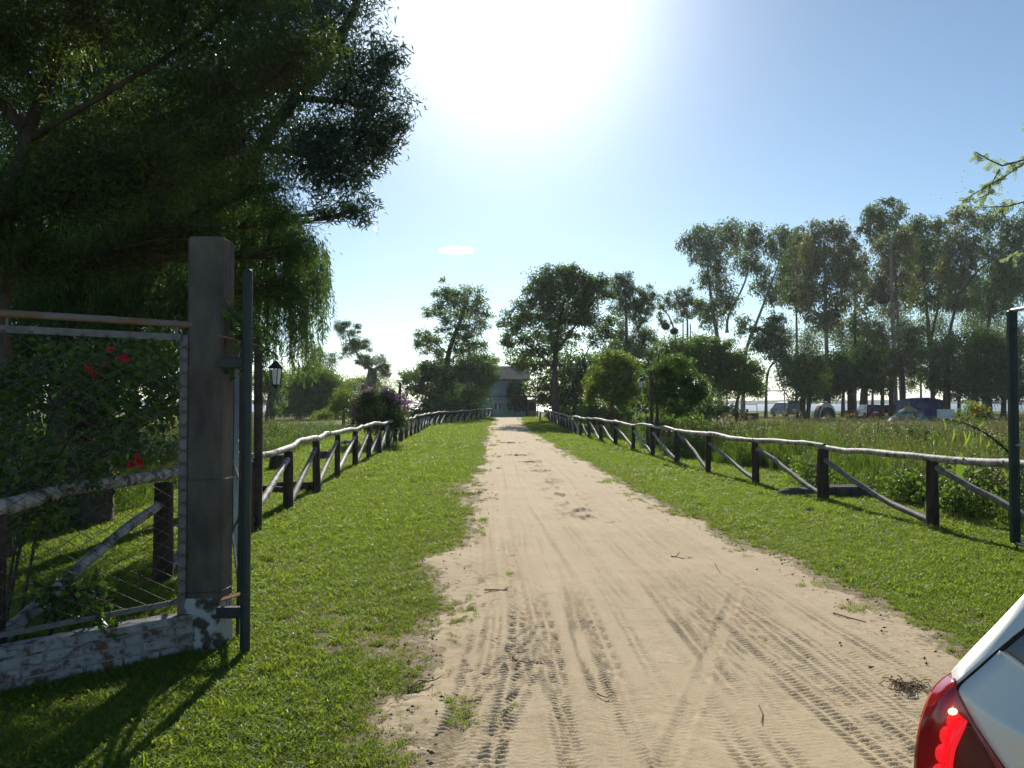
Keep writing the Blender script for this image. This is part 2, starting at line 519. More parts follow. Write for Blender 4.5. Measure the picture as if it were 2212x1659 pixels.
nt.links.new(bank.outputs[0], mx2.inputs["Factor"]); nt.links.new(mx.outputs["Result"], mx2.inputs["A"])
ats = N(nt, "ShaderNodeAttribute"); ats.attribute_name = "tint"
mx3 = N(nt, "ShaderNodeMix", data_type='RGBA')
nt.links.new(ats.outputs["Fac"], mx3.inputs["Factor"]); nt.links.new(mx2.outputs["Result"], mx3.inputs["A"])
nt.links.new(ramp(nt, noise(nt, gp, 22, 6, .8), [(.35, (.16, .13, .07)), (.5, (.34, .27, .17)), (.62, (.46, .37, .24))]), mx3.inputs["B"])
nt.links.new(mx3.outputs["Result"], b.inputs["Base Color"])
b.inputs["Roughness"].default_value = .95; b.inputs["Specular IOR Level"].default_value = .15
bp = N(nt, "ShaderNodeBump"); bp.inputs["Distance"].default_value = .04
nt.links.new(noise(nt, gp, 16, 6, .75), bp.inputs["Height"]); nt.links.new(bp.outputs[0], b.inputs["Normal"])
M['turf'] = m
MB().grid(np.stack([XX, YY, ZZ], -1), tint=sstep(-.95, -.05, road_s(XX, YY)).ravel() * (YY.ravel() < 75)).build("ground", M['turf'], kind="structure")

# sandy road with ruts and tyre prints pressed into it
ys = [2.4]
while ys[-1] < 93:
    ys.append(ys[-1] + max(.0105, .42 * ys[-1] ** 2 / 1280))
ys = np.array(ys)
tt = np.linspace(0, 1, 372)
RY, TT = np.meshgrid(ys, tt, indexing='ij')
RXX = (road_l(RY) - .75) * (1 - TT) + (road_r(RY) + .6) * TT
sE = road_s(RXX, RY)
hz_ = -.022 + .030 * sstep(-.28, .30, sE) + .006 * sstep(.1, .8, sE)
hz_ += (vnoise(RXX * 26, RY * 22, 37, 2) - .5) * .022 * np.exp(-((sE - .02) / .16) ** 2)
hz_ += (vnoise(RXX * 2, RY * 1.2, 31, 3) - .5) * .022
hz_ += (vnoise(RXX * 14, RY * 10, 33, 2) - .5) * .006 + (vnoise(RXX * 40, RY * 34, 35, 2) - .5) * .004
tracks = [  # x at the given distances, width, depth, tread pitch, lug height
    ([.49, .46, .17, -.30, -.75], .20, .016, .040, .009),
    ([.66, .60, .26, -.24, -.70], .13, .010, .034, .007),
    ([.10, .02, -.15, -.55, -1.15], .18, .010, .036, .009),
    ([-.08, .05, -.12, -.52, -1.1], .16, .008, .046, .009),
    ([-.30, -.20, -.36, -.66, -1.3], .16, .007, .040, .006),
    ([.26, .20, .05, -.35, -.9], .14, .008, .038, .007),
    ([1.05, .95, .62, .10, -.25], .18, .012, .042, .008),
    ([1.25, 1.22, .98, .40, -.05], .18, .012, .038, .009),
    ([1.62, 1.50, 1.20, .68, .20], .18, .013, .044, .009),
    ([1.86, 1.75, 1.45, .92, .40], .17, .009, .040, .008),
    ([2.15, 2.02, 1.72, 1.15, .55], .18, .010, .046, .008),
    ([2.42, 2.25, 1.92, 1.3, .62], .15, .007, .040, .006),
]
tr_y = [3.5, 6.4, 12, 31, 80]


def press(h, u, y, w, dep, pitch, lug, fade):
    prof = -dep * np.exp(-(u / (w * .55)) ** 4) + dep * .55 * np.exp(-((np.abs(u) - w * .72) / (w * .2)) ** 2)
    ph = y / pitch + np.abs(u) * 6.0 + .2 * np.sign(u)
    sq = np.tanh(2.6 * np.sin(2 * math.pi * ph))
    tread = lug * sq * np.exp(-(u / (w * .5)) ** 6) * (np.abs(u) > .012)
    return h + (prof + tread * fade)


trg = np.random.default_rng(55)
for i in range(22):
    a = trg.uniform(-.35, 2.55); dx_ = -1.25 * (.35 + .3 * a) / 1.0
    tracks.append(([a, a - .09 + trg.normal() * .05, a - .33 + trg.normal() * .08, a * .75 - .75 + trg.normal() * .08, a * .6 - 1.25], trg.uniform(.10, .17), trg.uniform(.003, .007), trg.uniform(.034, .046), trg.uniform(.003, .006)))
for i, (xs, w, dep, pitch, lug) in enumerate(tracks):
    cx = np.interp(RY, tr_y, xs) + (vnoise(RY * .35, RY * 0 + i * 3.3, 40 + i, 2) - .5) * .12
    fade = sstep(.15, .45, vnoise(RY * .5 + i * 7, RY * 0 + i, 60 + i, 2)) * (1 - sstep(9, 14, RY))
    hz_ = press(hz_, RXX - cx, RY, w * .8, dep * (.45 + .6 * vnoise(RY * .3, RY * 0 + i * 2.7, 140 + i, 2)), pitch, lug * .62 * (.4 + 1.2 * vnoise(RXX * 6, RY * 5, 160 + i, 2)), fade)
# two prints that swing across the road to the right, and some to the left
for i, (ya, xa, yb, xb) in enumerate([(3.4, .62, 6.4, 1.75), (2.8, -.60, 5.6, .12), (2.6, -.30, 5.3, .22)]):
    q = np.clip((RY - ya) / (yb - ya), -.2, 1.4)
    cx = xa + (xb - xa) * (q ** 1.15 if False else q)
    fade = (q > -.2) * (1 - sstep(1.0, 1.25, q))
    u = (RXX - cx) / math.hypot(1, (xb - xa) / (yb - ya))
    h2 = press(hz_, u, RY, .09 if i < 1 else .13, .008 if i < 1 else .004, .04, .002 if i < 1 else .004, fade)
    hz_ = hz_ + (h2 - hz_) * fade
# scuffed lumps along the crown of the road further on
lump = sstep(.60, .78, vnoise(RXX * 5, RY * 2.6, 77, 3)) * np.exp(-((RXX - np.interp(RY, [9, 20, 40, 70], [1.15, .55, .1, -.2])) / .32) ** 2) * sstep(8, 12, RY)
hz_ += lump * .045
hz_ = np.where(sE > .34, np.maximum(hz_ + .006, .003), hz_)
hz_ = np.where(sE < -.25, -.05, hz_)
road_top = np.stack([RXX, RY, hz_ + ground_z(RXX, RY)], -1)
m, nt, b, out = _new("pale_sandy_track")
gp = N(nt, "ShaderNodeNewGeometry").outputs["Position"]
c_a = ramp(nt, noise(nt, gp, 1.1, 5, .6), [(.3, (.42, .33, .205)), (.55, (.50, .40, .255)), (.75, (.55, .445, .295))])
c_b = ramp(nt, noise(nt, gp, 60, 6, .8), [(.33, (.32, .25, .155)), (.5, (.50, .40, .26)), (.7, (.60, .49, .335))])
mx = N(nt, "ShaderNodeMix", data_type='RGBA'); mx.inputs["Factor"].default_value = .45
nt.links.new(c_a, mx.inputs["A"]); nt.links.new(c_b, mx.inputs["B"])
# dark bits of litter
spk = ramp(nt, noise(nt, gp, 34, 3, .9), [(.70, (0, 0, 0)), (.76, (1, 1, 1))])
mx2 = N(nt, "ShaderNodeMix", data_type='RGBA'); mx2.inputs["B"].default_value = (.14, .11, .08, 1)
nt.links.new(spk, mx2.inputs["Factor"]); nt.links.new(mx.outputs["Result"], mx2.inputs["A"])
nt.links.new(mx2.outputs["Result"], b.inputs["Base Color"])
b.inputs["Roughness"].default_value = .95; b.inputs["Specular IOR Level"].default_value = .15
bp = N(nt, "ShaderNodeBump"); bp.inputs["Distance"].default_value = .006
nt.links.new(noise(nt, gp, 120, 5, .7), bp.inputs["Height"]); nt.links.new(bp.outputs[0], b.inputs["Normal"])
M['sand'] = m
mb = MB().grid(road_top)
# the same track behind the camera, plain
yb = np.linspace(-12, 2.45, 40); YB, TB = np.meshgrid(yb, np.linspace(0, 1, 60), indexing='ij')
XB = (road_l(YB) - .75) * (1 - TB) + (road_r(YB) + .6) * TB
sB = road_s(XB, YB)
ZB = -.022 + .030 * sstep(-.28, .30, sB) + (vnoise(XB * 2, YB * 1.2, 31, 3) - .5) * .022
mb.grid(np.stack([XB, YB, np.where(sB < -.25, -.05, ZB) - .006], -1)).build("road", M['sand'], kind="structure")

# lake
m, nt, b, out = _new("lake_water")
gp = N(nt, "ShaderNodeNewGeometry").outputs["Position"]
b.inputs["Base Color"].default_value = (.10, .14, .17, 1); b.inputs["Roughness"].default_value = .28
b.inputs["IOR"].default_value = 1.33; b.inputs["Specular IOR Level"].default_value = .6
mp = N(nt, "ShaderNodeMapping"); mp.inputs["Scale"].default_value = (.35, 1.3, 1); nt.links.new(gp, mp.inputs[0])
bp = N(nt, "ShaderNodeBump"); bp.inputs["Distance"].default_value = .35; bp.inputs["Strength"].default_value = .8
nt.links.new(noise(nt, mp.outputs[0], .8, 5, .65), bp.inputs["Height"]); nt.links.new(bp.outputs[0], b.inputs["Normal"])
M['water'] = m
wx = np.linspace(-3000, 3000, 61); wy = np.array([100, 130, 160, 200, 300, 500, 800, 1200, 2000, 3000.])
WX, WY = np.meshgrid(wx, wy)
MB().grid(np.stack([WX, WY, 0 * WX - .42], -1)).build("water", M['water'], kind="structure")
# far wooded shore
fx = np.linspace(-2600, 2600, 900)
hgt = 6 + 3.0 * vnoise(fx * .02, fx * 0, 3, 4) + 3 * sstep(-600, -1200, fx)
V = np.stack([np.stack([fx, 0 * fx + 1500 + o, zz], -1) for o, zz in ((0, 0 * fx - 1), (8, hgt * .7), (25, hgt), (90, hgt * .6), (200, 0 * fx - 1))], 0)
M['far_wood'] = mat("far_wooded_shore", (.10, .12, .10), (.15, .165, .14), .05, .95, .1)
MB().grid(V).build("far_shore", M['far_wood'], kind="structure")

# ------------------------------------------------------------------ concrete gate post, brick plinth, wire panel
PX0, PX1, PY0, PY1 = -2.12, -1.885, 5.20, 5.43
pc = np.array([(PX0 + PX1) / 2, (PY0 + PY1) / 2, 0])
gp_ = thing("gate_post", "tall square stained concrete gate post with whitewashed foot", "gate post", pc)
mb = MB()
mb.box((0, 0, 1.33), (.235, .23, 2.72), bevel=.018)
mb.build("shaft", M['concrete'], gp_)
mb = MB()
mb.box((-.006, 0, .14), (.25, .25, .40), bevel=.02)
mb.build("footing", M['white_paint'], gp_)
for z, r in ((.375, .0025), (1.10, .0014)):
    q = .122
    loop = [(-q, -q, z), (q, -q, z + .006), (q, q, z), (-q, q, z - .004), (-q, -q, z)]
    MB().tube(loop, r, 5).build("tie_wire", M['black_iron'], gp_)

wd = unit(np.array([-.75, -.745, 0])); wn_ = np.array([-wd[1], wd[0], 0])      # along the plinth, and towards the camera side
if wn_[1] > 0: wn_ = -wn_
w0 = np.array([-2.09, 5.22, 0.])
wall = thing("plinth_wall", "low whitewashed brick wall under the wire panel beside the concrete post", "low wall", w0)
ang = math.atan2(wd[1], wd[0])
Lw = 2.1
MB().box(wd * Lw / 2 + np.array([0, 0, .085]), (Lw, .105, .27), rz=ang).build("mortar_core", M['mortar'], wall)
brick_me = []
for k in range(4):
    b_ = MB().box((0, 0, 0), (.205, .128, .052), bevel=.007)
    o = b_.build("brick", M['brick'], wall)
    co = np.array([v.co for v in o.data.vertices]); co += (RNG.random(co.shape) - .5) * .007
    o.data.vertices.foreach_set("co", co.astype(np.float32).ravel())
    brick_me.append(o)
nb = 0
for row in range(4):
    off = (row % 2) * .108
    for i in range(10):
        u = .10 + i * .217 - off
        if u < .06 or u > Lw: continue
        if nb < 4:
            o = brick_me[nb]
        else:
            o = brick_me[nb % 4].copy(); COL.objects.link(o); o.parent = wall
        nb += 1
        p = wd * u + wn_ * RNG.uniform(-.003, .004)
        o.location = (p[0], p[1], .028 + row * .064)
        o.rotation_euler = (RNG.uniform(-.01, .01), RNG.uniform(-.012, .012), ang + RNG.uniform(-.012, .012))
mb = MB()
for i in range(8):
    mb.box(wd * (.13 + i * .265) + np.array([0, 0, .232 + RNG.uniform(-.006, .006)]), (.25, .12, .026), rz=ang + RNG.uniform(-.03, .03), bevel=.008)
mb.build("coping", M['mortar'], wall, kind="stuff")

panel = thing("wire_fence_panel", "rusty framed diamond wire panel left of the concrete post", "wire fence", w0)
up = np.array([0, 0, 1.0])
A_ = wd * .055
E_ = wd * 2.0


def mesh_panel(o0, d, L, z0, z1, cell, r, ratio=.62, z0e=None):
    """diamond wire between z0 and z1 along d"""
    mbm = MB()
    H = z1 - z0
    sl = ratio
    run = H / sl
    k = 0
    s0 = -run
    while s0 < L:
        for sg in (1, -1):
            a, b_ = s0, s0 + run
            za, zb = (z0, z1) if sg > 0 else (z1, z0)
            ca, cb = max(a, 0), min(b_, L)
            if cb - ca > .02:
                fa, fb = (ca - a) / run, (cb - a) / run
                p = o0 + d * ca + up * (za + (zb - za) * fa); q = o0 + d * cb + up * (za + (zb - za) * fb)
                mid = (p + q) / 2 + wn_ * RNG.uniform(-.004, .004)
                mbm.tube([p, mid, q], r, 4, cap=False)
        s0 += cell
    return mbm


MB().tube([A_ * 0 + up * 2.11, wd * .8 + up * 2.105, E_ + up * 2.085], .022, 10).build("top_pipe", M['steel_rust'], panel)
MB().beam(wd * .06 + up * 2.025, E_ + up * 2.005, .012, .042).build("upper_bar", M['steel_grey'], panel)
MB().beam(wd * .06 + up * .325, E_ + up * .30, .012, .03).build("lower_bar", M['steel_grey'], panel)
MB().box(A_ + up * 1.14, (.048, .012, 1.80), rz=ang).build("end_upright", M['steel_grey'], panel)
for u, z in ((.10, 2.067), (1.05, 2.062)):
    MB().box(wd * u + up * z, (.012, .012, .05), rz=ang).build("spacer", M['steel_rust'], panel)
mesh_panel(wn_ * .012, wd, 2.0, .32, 2.01, .135, .0019).build("wire_mesh", M['wire'], panel, kind="stuff")

# ------------------------------------------------------------------ the two swung-open gate leaves
HX, HY = -1.69, 5.10


def gate(name, label, hinge, free, z0, z1, pole_mat, pole_r, pole_z, bar_mat):
    h = np.array([hinge[0], hinge[1], 0.]); f = np.array([free[0], free[1], 0.])
    t = thing(name, label, "gate", h, "open metal gate leaves")
    d = f - h
    L = np.linalg.norm(d); du = d / L
    if pole_r:
        k = 12
        zs = np.concatenate([np.linspace(pole_z[0], pole_z[1] - pole_r, 5), pole_z[1] - pole_r + pole_r * np.sin(np.linspace(.3, 1.5, 5))])
        rs = np.concatenate([np.full(5, pole_r), pole_r * np.cos(np.linspace(.3, 1.5, 5))])
        MB().tube(np.stack([0 * zs, 0 * zs, zs], 1), rs, 14).build("hinge_pole", pole_mat, t)
    MB().tube([du * .06 + up * z1, d + up * z1], .021, 10).build("top_rail", bar_mat, t)
    MB().tube([du * .06 + up * z0, d + up * z0], .021, 10).build("bottom_rail", bar_mat, t)
    MB().box(d + up * (z0 + z1) / 2, (.10 if not pole_r else .05, .06, z1 - z0), rz=.05, bevel=.012).build("end_upright", pole_mat, t)
    MB().tube([du * .06 + up * z0, du * .06 + up * z1], .018, 10).build("inner_upright", bar_mat, t)
    zm = z0 + (z1 - z0) * .42
    MB().tube([du * .06 + up * zm, d + up * zm], .016, 8).build("middle_rail", bar_mat, t)
    MB().tube([du * .10 + up * (zm - .05), d * .97 + up * (z0 + .05)], .015, 8).build("brace_bar", bar_mat, t)
    return t, du, L


gl, du, L = gate("gate_leaf", "green poled metal gate leaf swung open beside the concrete post", (HX, HY), (-2.95, 8.5), .22, 2.05, M['green_pipe'], .031, (.03, 2.46), M['steel_grey'])
mesh_panel(np.zeros(3), du, L, .22, 2.05, .10, .0026).build("wire_mesh", M['bar_and_lit_mesh'], gl, kind="stuff")  # brighter metal than the other wires, in place of sunlight on this mesh
for z in (.26, 1.86):
    MB().box((-.10, .06, z), (.20, .05, .07), bevel=.006).build("hinge_bracket", M['black_iron'], gl)
R_ = np.array(Euler((0, rad(-12), rad(24))).to_matrix())
MB().box((-.075, .02, .375), (.17, .075, .008), R=R_).build("latch_plate", M['rust'], gl)
MB().box((-.06, .03, 2.0), (.26, .02, .008), R=np.array(Euler((0, rad(14), rad(10))).to_matrix())).build("latch_plate", M['rust'], gl)
gr_, du, L = gate("gate_leaf", "dark framed metal gate leaf standing open behind the silver car", (5.72, 5.05), (5.40, 8.62), .10, 2.60, M['green_pipe'], 0, None, M['bar_and_lit_mesh'])
MB().tube([(0, 0, -.05), (0, 0, 2.72)], .045, 12).build("hinge_pole", M['green_pipe'], gr_)
wn_s = wn_; wn_ = np.array([1.0, 0, 0])
mesh_panel(np.zeros(3), du, L, .10, 2.60, .095, .0024, ratio=1.05).build("wire_mesh", M['wire'], gr_, kind="stuff")
wn_ = wn_s
d_ = du * L
MB().tube([d_ + np.array([.0, -.03, .10]), d_ + np.array([0, -.03, -.03])], .010, 8).build("drop_bolt", M['black_iron'], gr_)
MB().box(d_ * .94 + up * 2.47, (.01, .34, .06), R=np.array(Euler((rad(-38), 0, 0)).to_matrix())).build("corner_brace", M['bar_and_lit_mesh'], gr_)

# ------------------------------------------------------------------ rustic pole fences


def fence(name, label, posts, hs, rp, rr, brace_skip=(), seed=1, zfar=None):
    rg = np.random.default_rng(seed)
    o0 = np.array([posts[0][0], posts[0][1], 0.])
    t = thing(name, label, "fence", o0, "rustic pole fences along the track")
    pts = np.array([(x, y, float(ground_z(np.array(x), np.array(y)))) for x, y in posts])
    n = len(pts)
    tops = []
    for i, p in enumerate(pts):
        r = rp * rg.uniform(.85, 1.15) * (1.12 if i < 3 else .95)
        h = hs - .05 + rg.uniform(-.03, .03)
        lean = rg.normal(0, .012, 2)
        q = p - o0
        zz = np.linspace(-.2, h, 6)
        line = np.stack([q[0] + lean[0] * zz + rg.normal(0, .004, 6), q[1] + lean[1] * zz, q[2] + zz], 1)
        MB().tube(line, np.linspace(r * 1.08, r * .95, 6), 10, wob=.06, seed=i).build("post", M['post'], t)
        tops.append(q + np.array([lean[0] * h, lean[1] * h, h + rr * .75]))
    tops = np.array(tops)
    # rails: one log over two bays
    i = 0
    while i < n - 1:
        j = min(i + 2, n - 1)
        seg = []
        for a in range(i, j):
            for f in np.linspace(0, 1, 9)[(0 if a == i else 1):]:
                seg.append(tops[a] * (1 - f) + tops[a + 1] * f)
        seg = np.array(seg); m_ = len(seg)
        s = np.arange(m_) / (m_ - 1)
        amp = .062
        wobz = (vnoise(s * 4.2 + i * 9, s * 0, seed + i, 2) - .5) * 2 * amp
        wobx = (vnoise(s * 3.2 + i * 5, s * 0 + 4, seed + i + 50, 2) - .5) * 2 * amp
        env = np.minimum(1, np.minimum(s, 1 - s) * 6 + .25)
        seg[:, 2] += wobz * env; seg[:, 0] += wobx * env
        # slight overlap past the posts
        dirv = unit(seg[-1] - seg[0])
        seg[0] -= dirv * .05; seg[-1] += dirv * .05
        seg[:, 2] += (i // 2 % 2) * .012
        rads = rr * np.linspace(1.12, .88, m_) * (1 + (vnoise(s * 9 + i, s * 0, seed + i + 90, 2) - .5) * .35)
        if (i // 2) % 2: rads = rads[::-1]
        b_ = MB().tube(seg, rads, 12, wob=.05, seed=i)
        for k in range(4):                       # knots and cut stubs
            a = int(rg.integers(2, m_ - 2)); an = rg.uniform(0, 6.28)
            st = seg[a]; dn = np.array([math.cos(an), .2, abs(math.sin(an))])
            b_.tube([st, st + dn * rads[a] * 1.35], [rads[a] * .5, rads[a] * .35], 7)
        b_.build("rail", M['log'], t)
        i = j
    for i in range(1, n):
        if i in brace_skip: continue
        a = tops[i] - np.array([0, 0, rr * 2 + rg.uniform(.02, .10)]); b2 = pts[i - 1] - o0 + np.array([0, 0, rg.uniform(.04, .12)])
        dv = b2 - a
        a = a + dv * .03; b2 = b2 - dv * .03
        q = np.linspace(0, 1, 8)[:, None]
        line = a * (1 - q) + b2 * q
        bend = np.sin(q[:, 0] * math.pi) * rg.uniform(-.06, .06) + (vnoise(q[:, 0] * 4 + i, q[:, 0] * 0, seed + 200 + i, 2) - .5) * .09
        line[:, 2] += bend; line[:, 0] += bend * .4
        MB().tube(line, rp * np.linspace(.54, .70, 8) * rg.uniform(.85, 1.1), 9, wob=.08, seed=i).build("brace", M['brace'] if rg.random() < .6 else M['log'], t)
    return t, pts


lposts = [(-3.15, 4.85), (-3.12, 7.2), (-3.2, 9.7), (-3.37, 12.1), (-3.50, 14.4), (-3.73, 17.1), (-3.87, 19.8)]
y = 22.3
while y < 51:
    lposts.append((-3.87 - (y - 19.8) * .044, y)); y += 2.35
for q in ((-5.15, 53.4), (-5.05, 55.9), (-4.85, 58.4), (-4.6, 60.9), (-4.25, 63.4), (-3.9, 65.9), (-3.5, 68.4), (-3.15, 70.9), (-2.85, 73.4), (-2.6, 76), (-2.3, 78.5), (-2.05, 81.)):
    lposts.append(q)
fl, _ = fence("pole_fence", "weathered pole fence left of the track, running behind the gate", lposts, .95, .072, .046, seed=5)
rposts = [(5.62, 7.6), (5.37, 10.26), (5.08, 13.1), (4.77, 15.7), (4.48, 18.3), (4.30, 20.9), (4.13, 23.5), (4.0, 26.4), (3.78, 29.2), (3.55, 32.), (3.35, 34.8), (3.2, 37.5)]
y = 40.2
while y < 79:
    rposts.append((3.14 + .02 * math.sin(y), y)); y += 2.7
fr, _ = fence("pole_fence", "weathered pole fence right of the track beside the tall weeds", rposts, .92, .072, .045, seed=11)

# ------------------------------------------------------------------ lantern posts


def lantern_post(label, x, y, h, side, arm=.30):
    t = thing("lantern_post", label, "lamp post", (x, y, 0), "lantern posts along the pole fences")
    MB().tube([(0, 0, -.2), (.01, 0, h * .5), (0, 0, h)], [.06, .055, .05], 10, wob=.05).build("post", M['dark_wood'], t)
    lx = side * arm
    MB().tube([(0, 0, h - .12), (lx * .5, 0, h - .05), (lx, 0, h - .12), (lx, 0, h - .19)], .012, 7).build("arm", M['black_iron'], t)
    z = h - .19

    def hexa(z0, r0, z1, r1):
        return MB().tube([(lx, 0, z0), (lx, 0, z1)], [r0, r1], 6)
    hexa(z - .01, .02, z - .10, .105).build("cap", M['black_iron'], t)
    hexa(z - .115, .075, z - .30, .05).build("glass", M['lamp_glass'], t)
    cg = MB()
    for k in range(6):
        a = k * math.pi / 3
        cg.tube([(lx + .08 * math.cos(a), .08 * math.sin(a), z - .10), (lx + .053 * math.cos(a), .053 * math.sin(a), z - .31)], .006, 4)
    cg.build("cage", M['black_iron'], t)
    hexa(z - .30, .055, z - .345, .02).build("finial", M['black_iron'], t)
    return t


lantern_post("lantern on a wooden post just behind the open green gate pole", -3.16, 9.95, 2.32, 1, .22)
lantern_post("lantern post beside the purple flowering bush", -4.62, 33.0, 2.45, 1)
lantern_post("lantern post on the fence line before the round dark shrub", 4.16, 23.9, 2.55, -1)

# ------------------------------------------------------------------ trees


def conv(lst, ox, oy, k):
    return [(ox + a * k, oy + b_ * k, c * k, d * k) for a, b_, c, d in lst]


def convp(pts, ox, oy, k):
    return [(ox + a * k, oy + b_ * k) for a, b_ in pts]


def tree(name, label, cat, depth, trunks, lobes, leaf, bark='bark', Lv=6.0, asp=.42, cov=2.4, droop=.4, nclump=14, sig=.26,
         seed=1, group=None, jit=.6, twigs=.5, thick=.8, crown_name="crown", base=None, limbr=.45, lsc=1.15, vs=1.0, zs=.75):
    rg = np.random.default_rng(seed)
    k = depth * KV
    tl = []
    for pts, r0, r1 in trunks:
        w = np.array([P(a, b_, depth) for a, b_ in pts])
        w[:, 1] += np.linspace(0, rg.normal(0, .25), len(w)) * k * 10
        if pts[0][1] > 872: w[0, 2] = min(w[0, 2], -.1)
        # resample smooth
        s = np.linspace(0, len(w) - 1, len(w) * 4 - 3)
        ww = np.stack([np.interp(s, np.arange(len(w)), w[:, c]) for c in range(3)], 1)
        for _ in range(2):
            ww[1:-1] = (ww[:-2] + 2 * ww[1:-1] + ww[2:]) / 4
        rr = np.linspace(r0, r1, len(ww)); rr[0] *= 1.35
        tl.append((ww, rr))
    b0 = tl[0][0][0].copy(); b0[2] = 0
    t = thing(name, label, cat, b0, group)
    tm = MB()
    for ww, rr in tl:
        tm.tube(ww, rr, 9, wob=.08, seed=seed)
    TP = np.concatenate([w for w, _ in tl]); TR = np.concatenate([r for _, r in tl])
    lm = MB()
    H = max(TP[:, 2].max(), 1)
    for (cx, cy, rx, ry) in lobes:
        rx, ry = rx * lsc, ry * lsc * vs
        c = P(cx, cy, depth)
        c[1] += rg.uniform(-jit, jit) * rx * k
        R3 = np.array([rx * k, rx * k * thick, ry * k])
        cost = np.linalg.norm(TP - c, axis=1) + np.where(TP[:, 2] > c[2] - .03 * H, 3 * np.abs(TP[:, 2] - c[2] + .03 * H), 0)
        a = int(np.argmin(cost)); p0 = TP[a]
        dist = np.linalg.norm(c - p0)
        lr = min(TR[a] * limbr, .012 * dist + .01 * k * 10)
        q = np.linspace(0, 1, 7)[:, None]
        mid = (p0 + c) / 2 + np.array([0, 0, -.10 * dist]) + rg.normal(0, .05, 3) * dist
        limb = (1 - q) ** 2 * p0 + 2 * q * (1 - q) * mid + q ** 2 * c
        if dist > .3 * rx * k:
            tm.tube(limb, np.linspace(lr, lr * .4, 7), 6, cap=False)
        nc = max(5, int(nclump * (rx * ry / 900.) ** .5)) if nclump > 0 else -nclump
        dirs = unit(rg.normal(size=(nc, 3)))
        rad_ = rg.random(nc) ** .42
        cc = c + dirs * rad_[:, None] * R3
        if twigs > 0:
            for e in cc[rg.random(nc) < twigs]:
                f = limb[int(rg.integers(3, 7))]
                m2 = (f + e) / 2 + rg.normal(0, .06, 3) * np.linalg.norm(e - f)
                tm.tube([f, m2, e], [lr * .35, lr * .26, lr * .12], 4, cap=False)
        L = Lv * k
        nl = int(cov * math.pi * rx * ry / (.25 * Lv * Lv * asp * 1.0))
        nl = max(nl, 30)
        ci = rg.integers(0, nc, nl)
        sg = sig * (R3.prod() ** (1 / 3)) * rg.uniform(.7, 1.4, nc)
        off = rg.normal(size=(nl, 3)) * sg[ci][:, None]
        off[:, 2] *= zs
        pos = cc[ci] + off
        d = rg.normal(size=(nl, 3)) + unit(off) * .5
        d = unit(d); d[:, 2] -= droop
        nrm = rg.normal(size=(nl, 3)); nrm[:, 2] += .7
        tint = np.clip((rg.uniform(.2, .8, nc)[ci]) + rg.normal(0, .2, nl), 0, 1)
        lm.leaves(pos, d, nrm, L * rg.uniform(.6, 1.3, nl), L * asp * rg.uniform(.7, 1.2, nl), tint)
    tm.build("trunk", M[bark], t, b0)
    lm.build(crown_name, M[leaf], t, b0)
    return t, b0, tl


def strands(t, b0, roots, lens, leaf, Ls, wdt, step, rg, sway=.25, name="hanging_fronds", bark='bark'):
    """willow strands hanging from root points"""
    lm = MB(); tm = MB()
    for p, ln in zip(roots, lens):
        n = max(4, int(ln / .25))
        h = unit(np.array([rg.normal(), rg.normal(), 0]) + np.array([.35, 0, 0])) * sway * ln * rg.uniform(.3, 1.2)
        q = np.linspace(0, 1, n)[:, None]
        path = p + h * (1 - (1 - q) ** 2) + np.array([0, 0, -1.0]) * ln * (q ** 1.25)
        path[:, :2] += (rg.normal(size=(n, 2)) * .012)
        tm.tube(path, np.linspace(.006, .002, n), 3, cap=False)
        m_ = int(ln / step)
        s = rg.random(m_) ** .9
        px = np.stack([np.interp(s, q[:, 0], path[:, c]) for c in range(3)], 1)
        d = rg.normal(size=(m_, 3)) * .55; d[:, 2] -= 1.0
        lm.leaves(px, d, rg.normal(size=(m_, 3)), Ls * rg.uniform(.6, 1.25, m_), wdt * rg.uniform(.7, 1.2, m_), np.clip(rg.normal(.5, .25, m_), 0, 1), bend=.08)
    lm.build(name, M[leaf], t, b0)
    tm.build("strand_stems", M[bark], t, b0, kind="stuff")



# --- near left: willow whose fronds hang beside the concrete post
rg = np.random.default_rng(3)
t, b0, tl = tree("willow_tree", "big willow with hanging fronds behind the wire panel", "tree", 10.6,
                 [([(196, 1160), (205, 1000), (200, 880), (235, 740), (330, 560), (480, 420), (600, 400)], .27, .05),
                  ([(198, 900), (150, 740), (90, 560)], .17, .06), ([(330, 560), (350, 380), (380, 250)], .10, .04)],
                 [(420, 420, 130, 70), (560, 410, 90, 55), (640, 540, 50, 40), (600, 600, 50, 40), (300, 480, 120, 70), (100, 640, 100, 60), (250, 680, 90, 60), (380, 650, 80, 60), (60, 760, 80, 50), (300, 780, 70, 40), (180, 560, 110, 80), (380, 300, 120, 80), (610, 470, 55, 45)],
                 'leaf_willow', Lv=11, asp=.2, cov=2.0, droop=1.0, nclump=30, sig=.26, seed=3, jit=.9, twigs=.6)
roots, lens = [], []
for i in range(300):
    vx = rg.uniform(470, 705); f = (vx - 470) / 220
    top = 430 + 120 * max(0, f - .45) / .55 + rg.uniform(-40, 60)
    bot = np.interp(vx, [470, 520, 560, 600, 640, 670, 690, 710], [640, 720, 800, 825, 790, 745, 690, 640]) * 1.0 + rg.uniform(-110, 20)
    dep = rg.uniform(10.8, 13.5)
    roots.append(P(vx, top, dep)); lens.append(max(.5, (bot - top) * dep * KV))
for i in range(330):
    vx = rg.uniform(-20, 470); top = rg.uniform(420, 660); dep = rg.uniform(9.5, 13)
    roots.append(P(vx, top, dep)); lens.append(min(rg.uniform(.6, 2.2), (850 - top) * dep * KV))
strands(t, b0, roots, lens, 'leaf_willow', .11, .017, .021, rg)

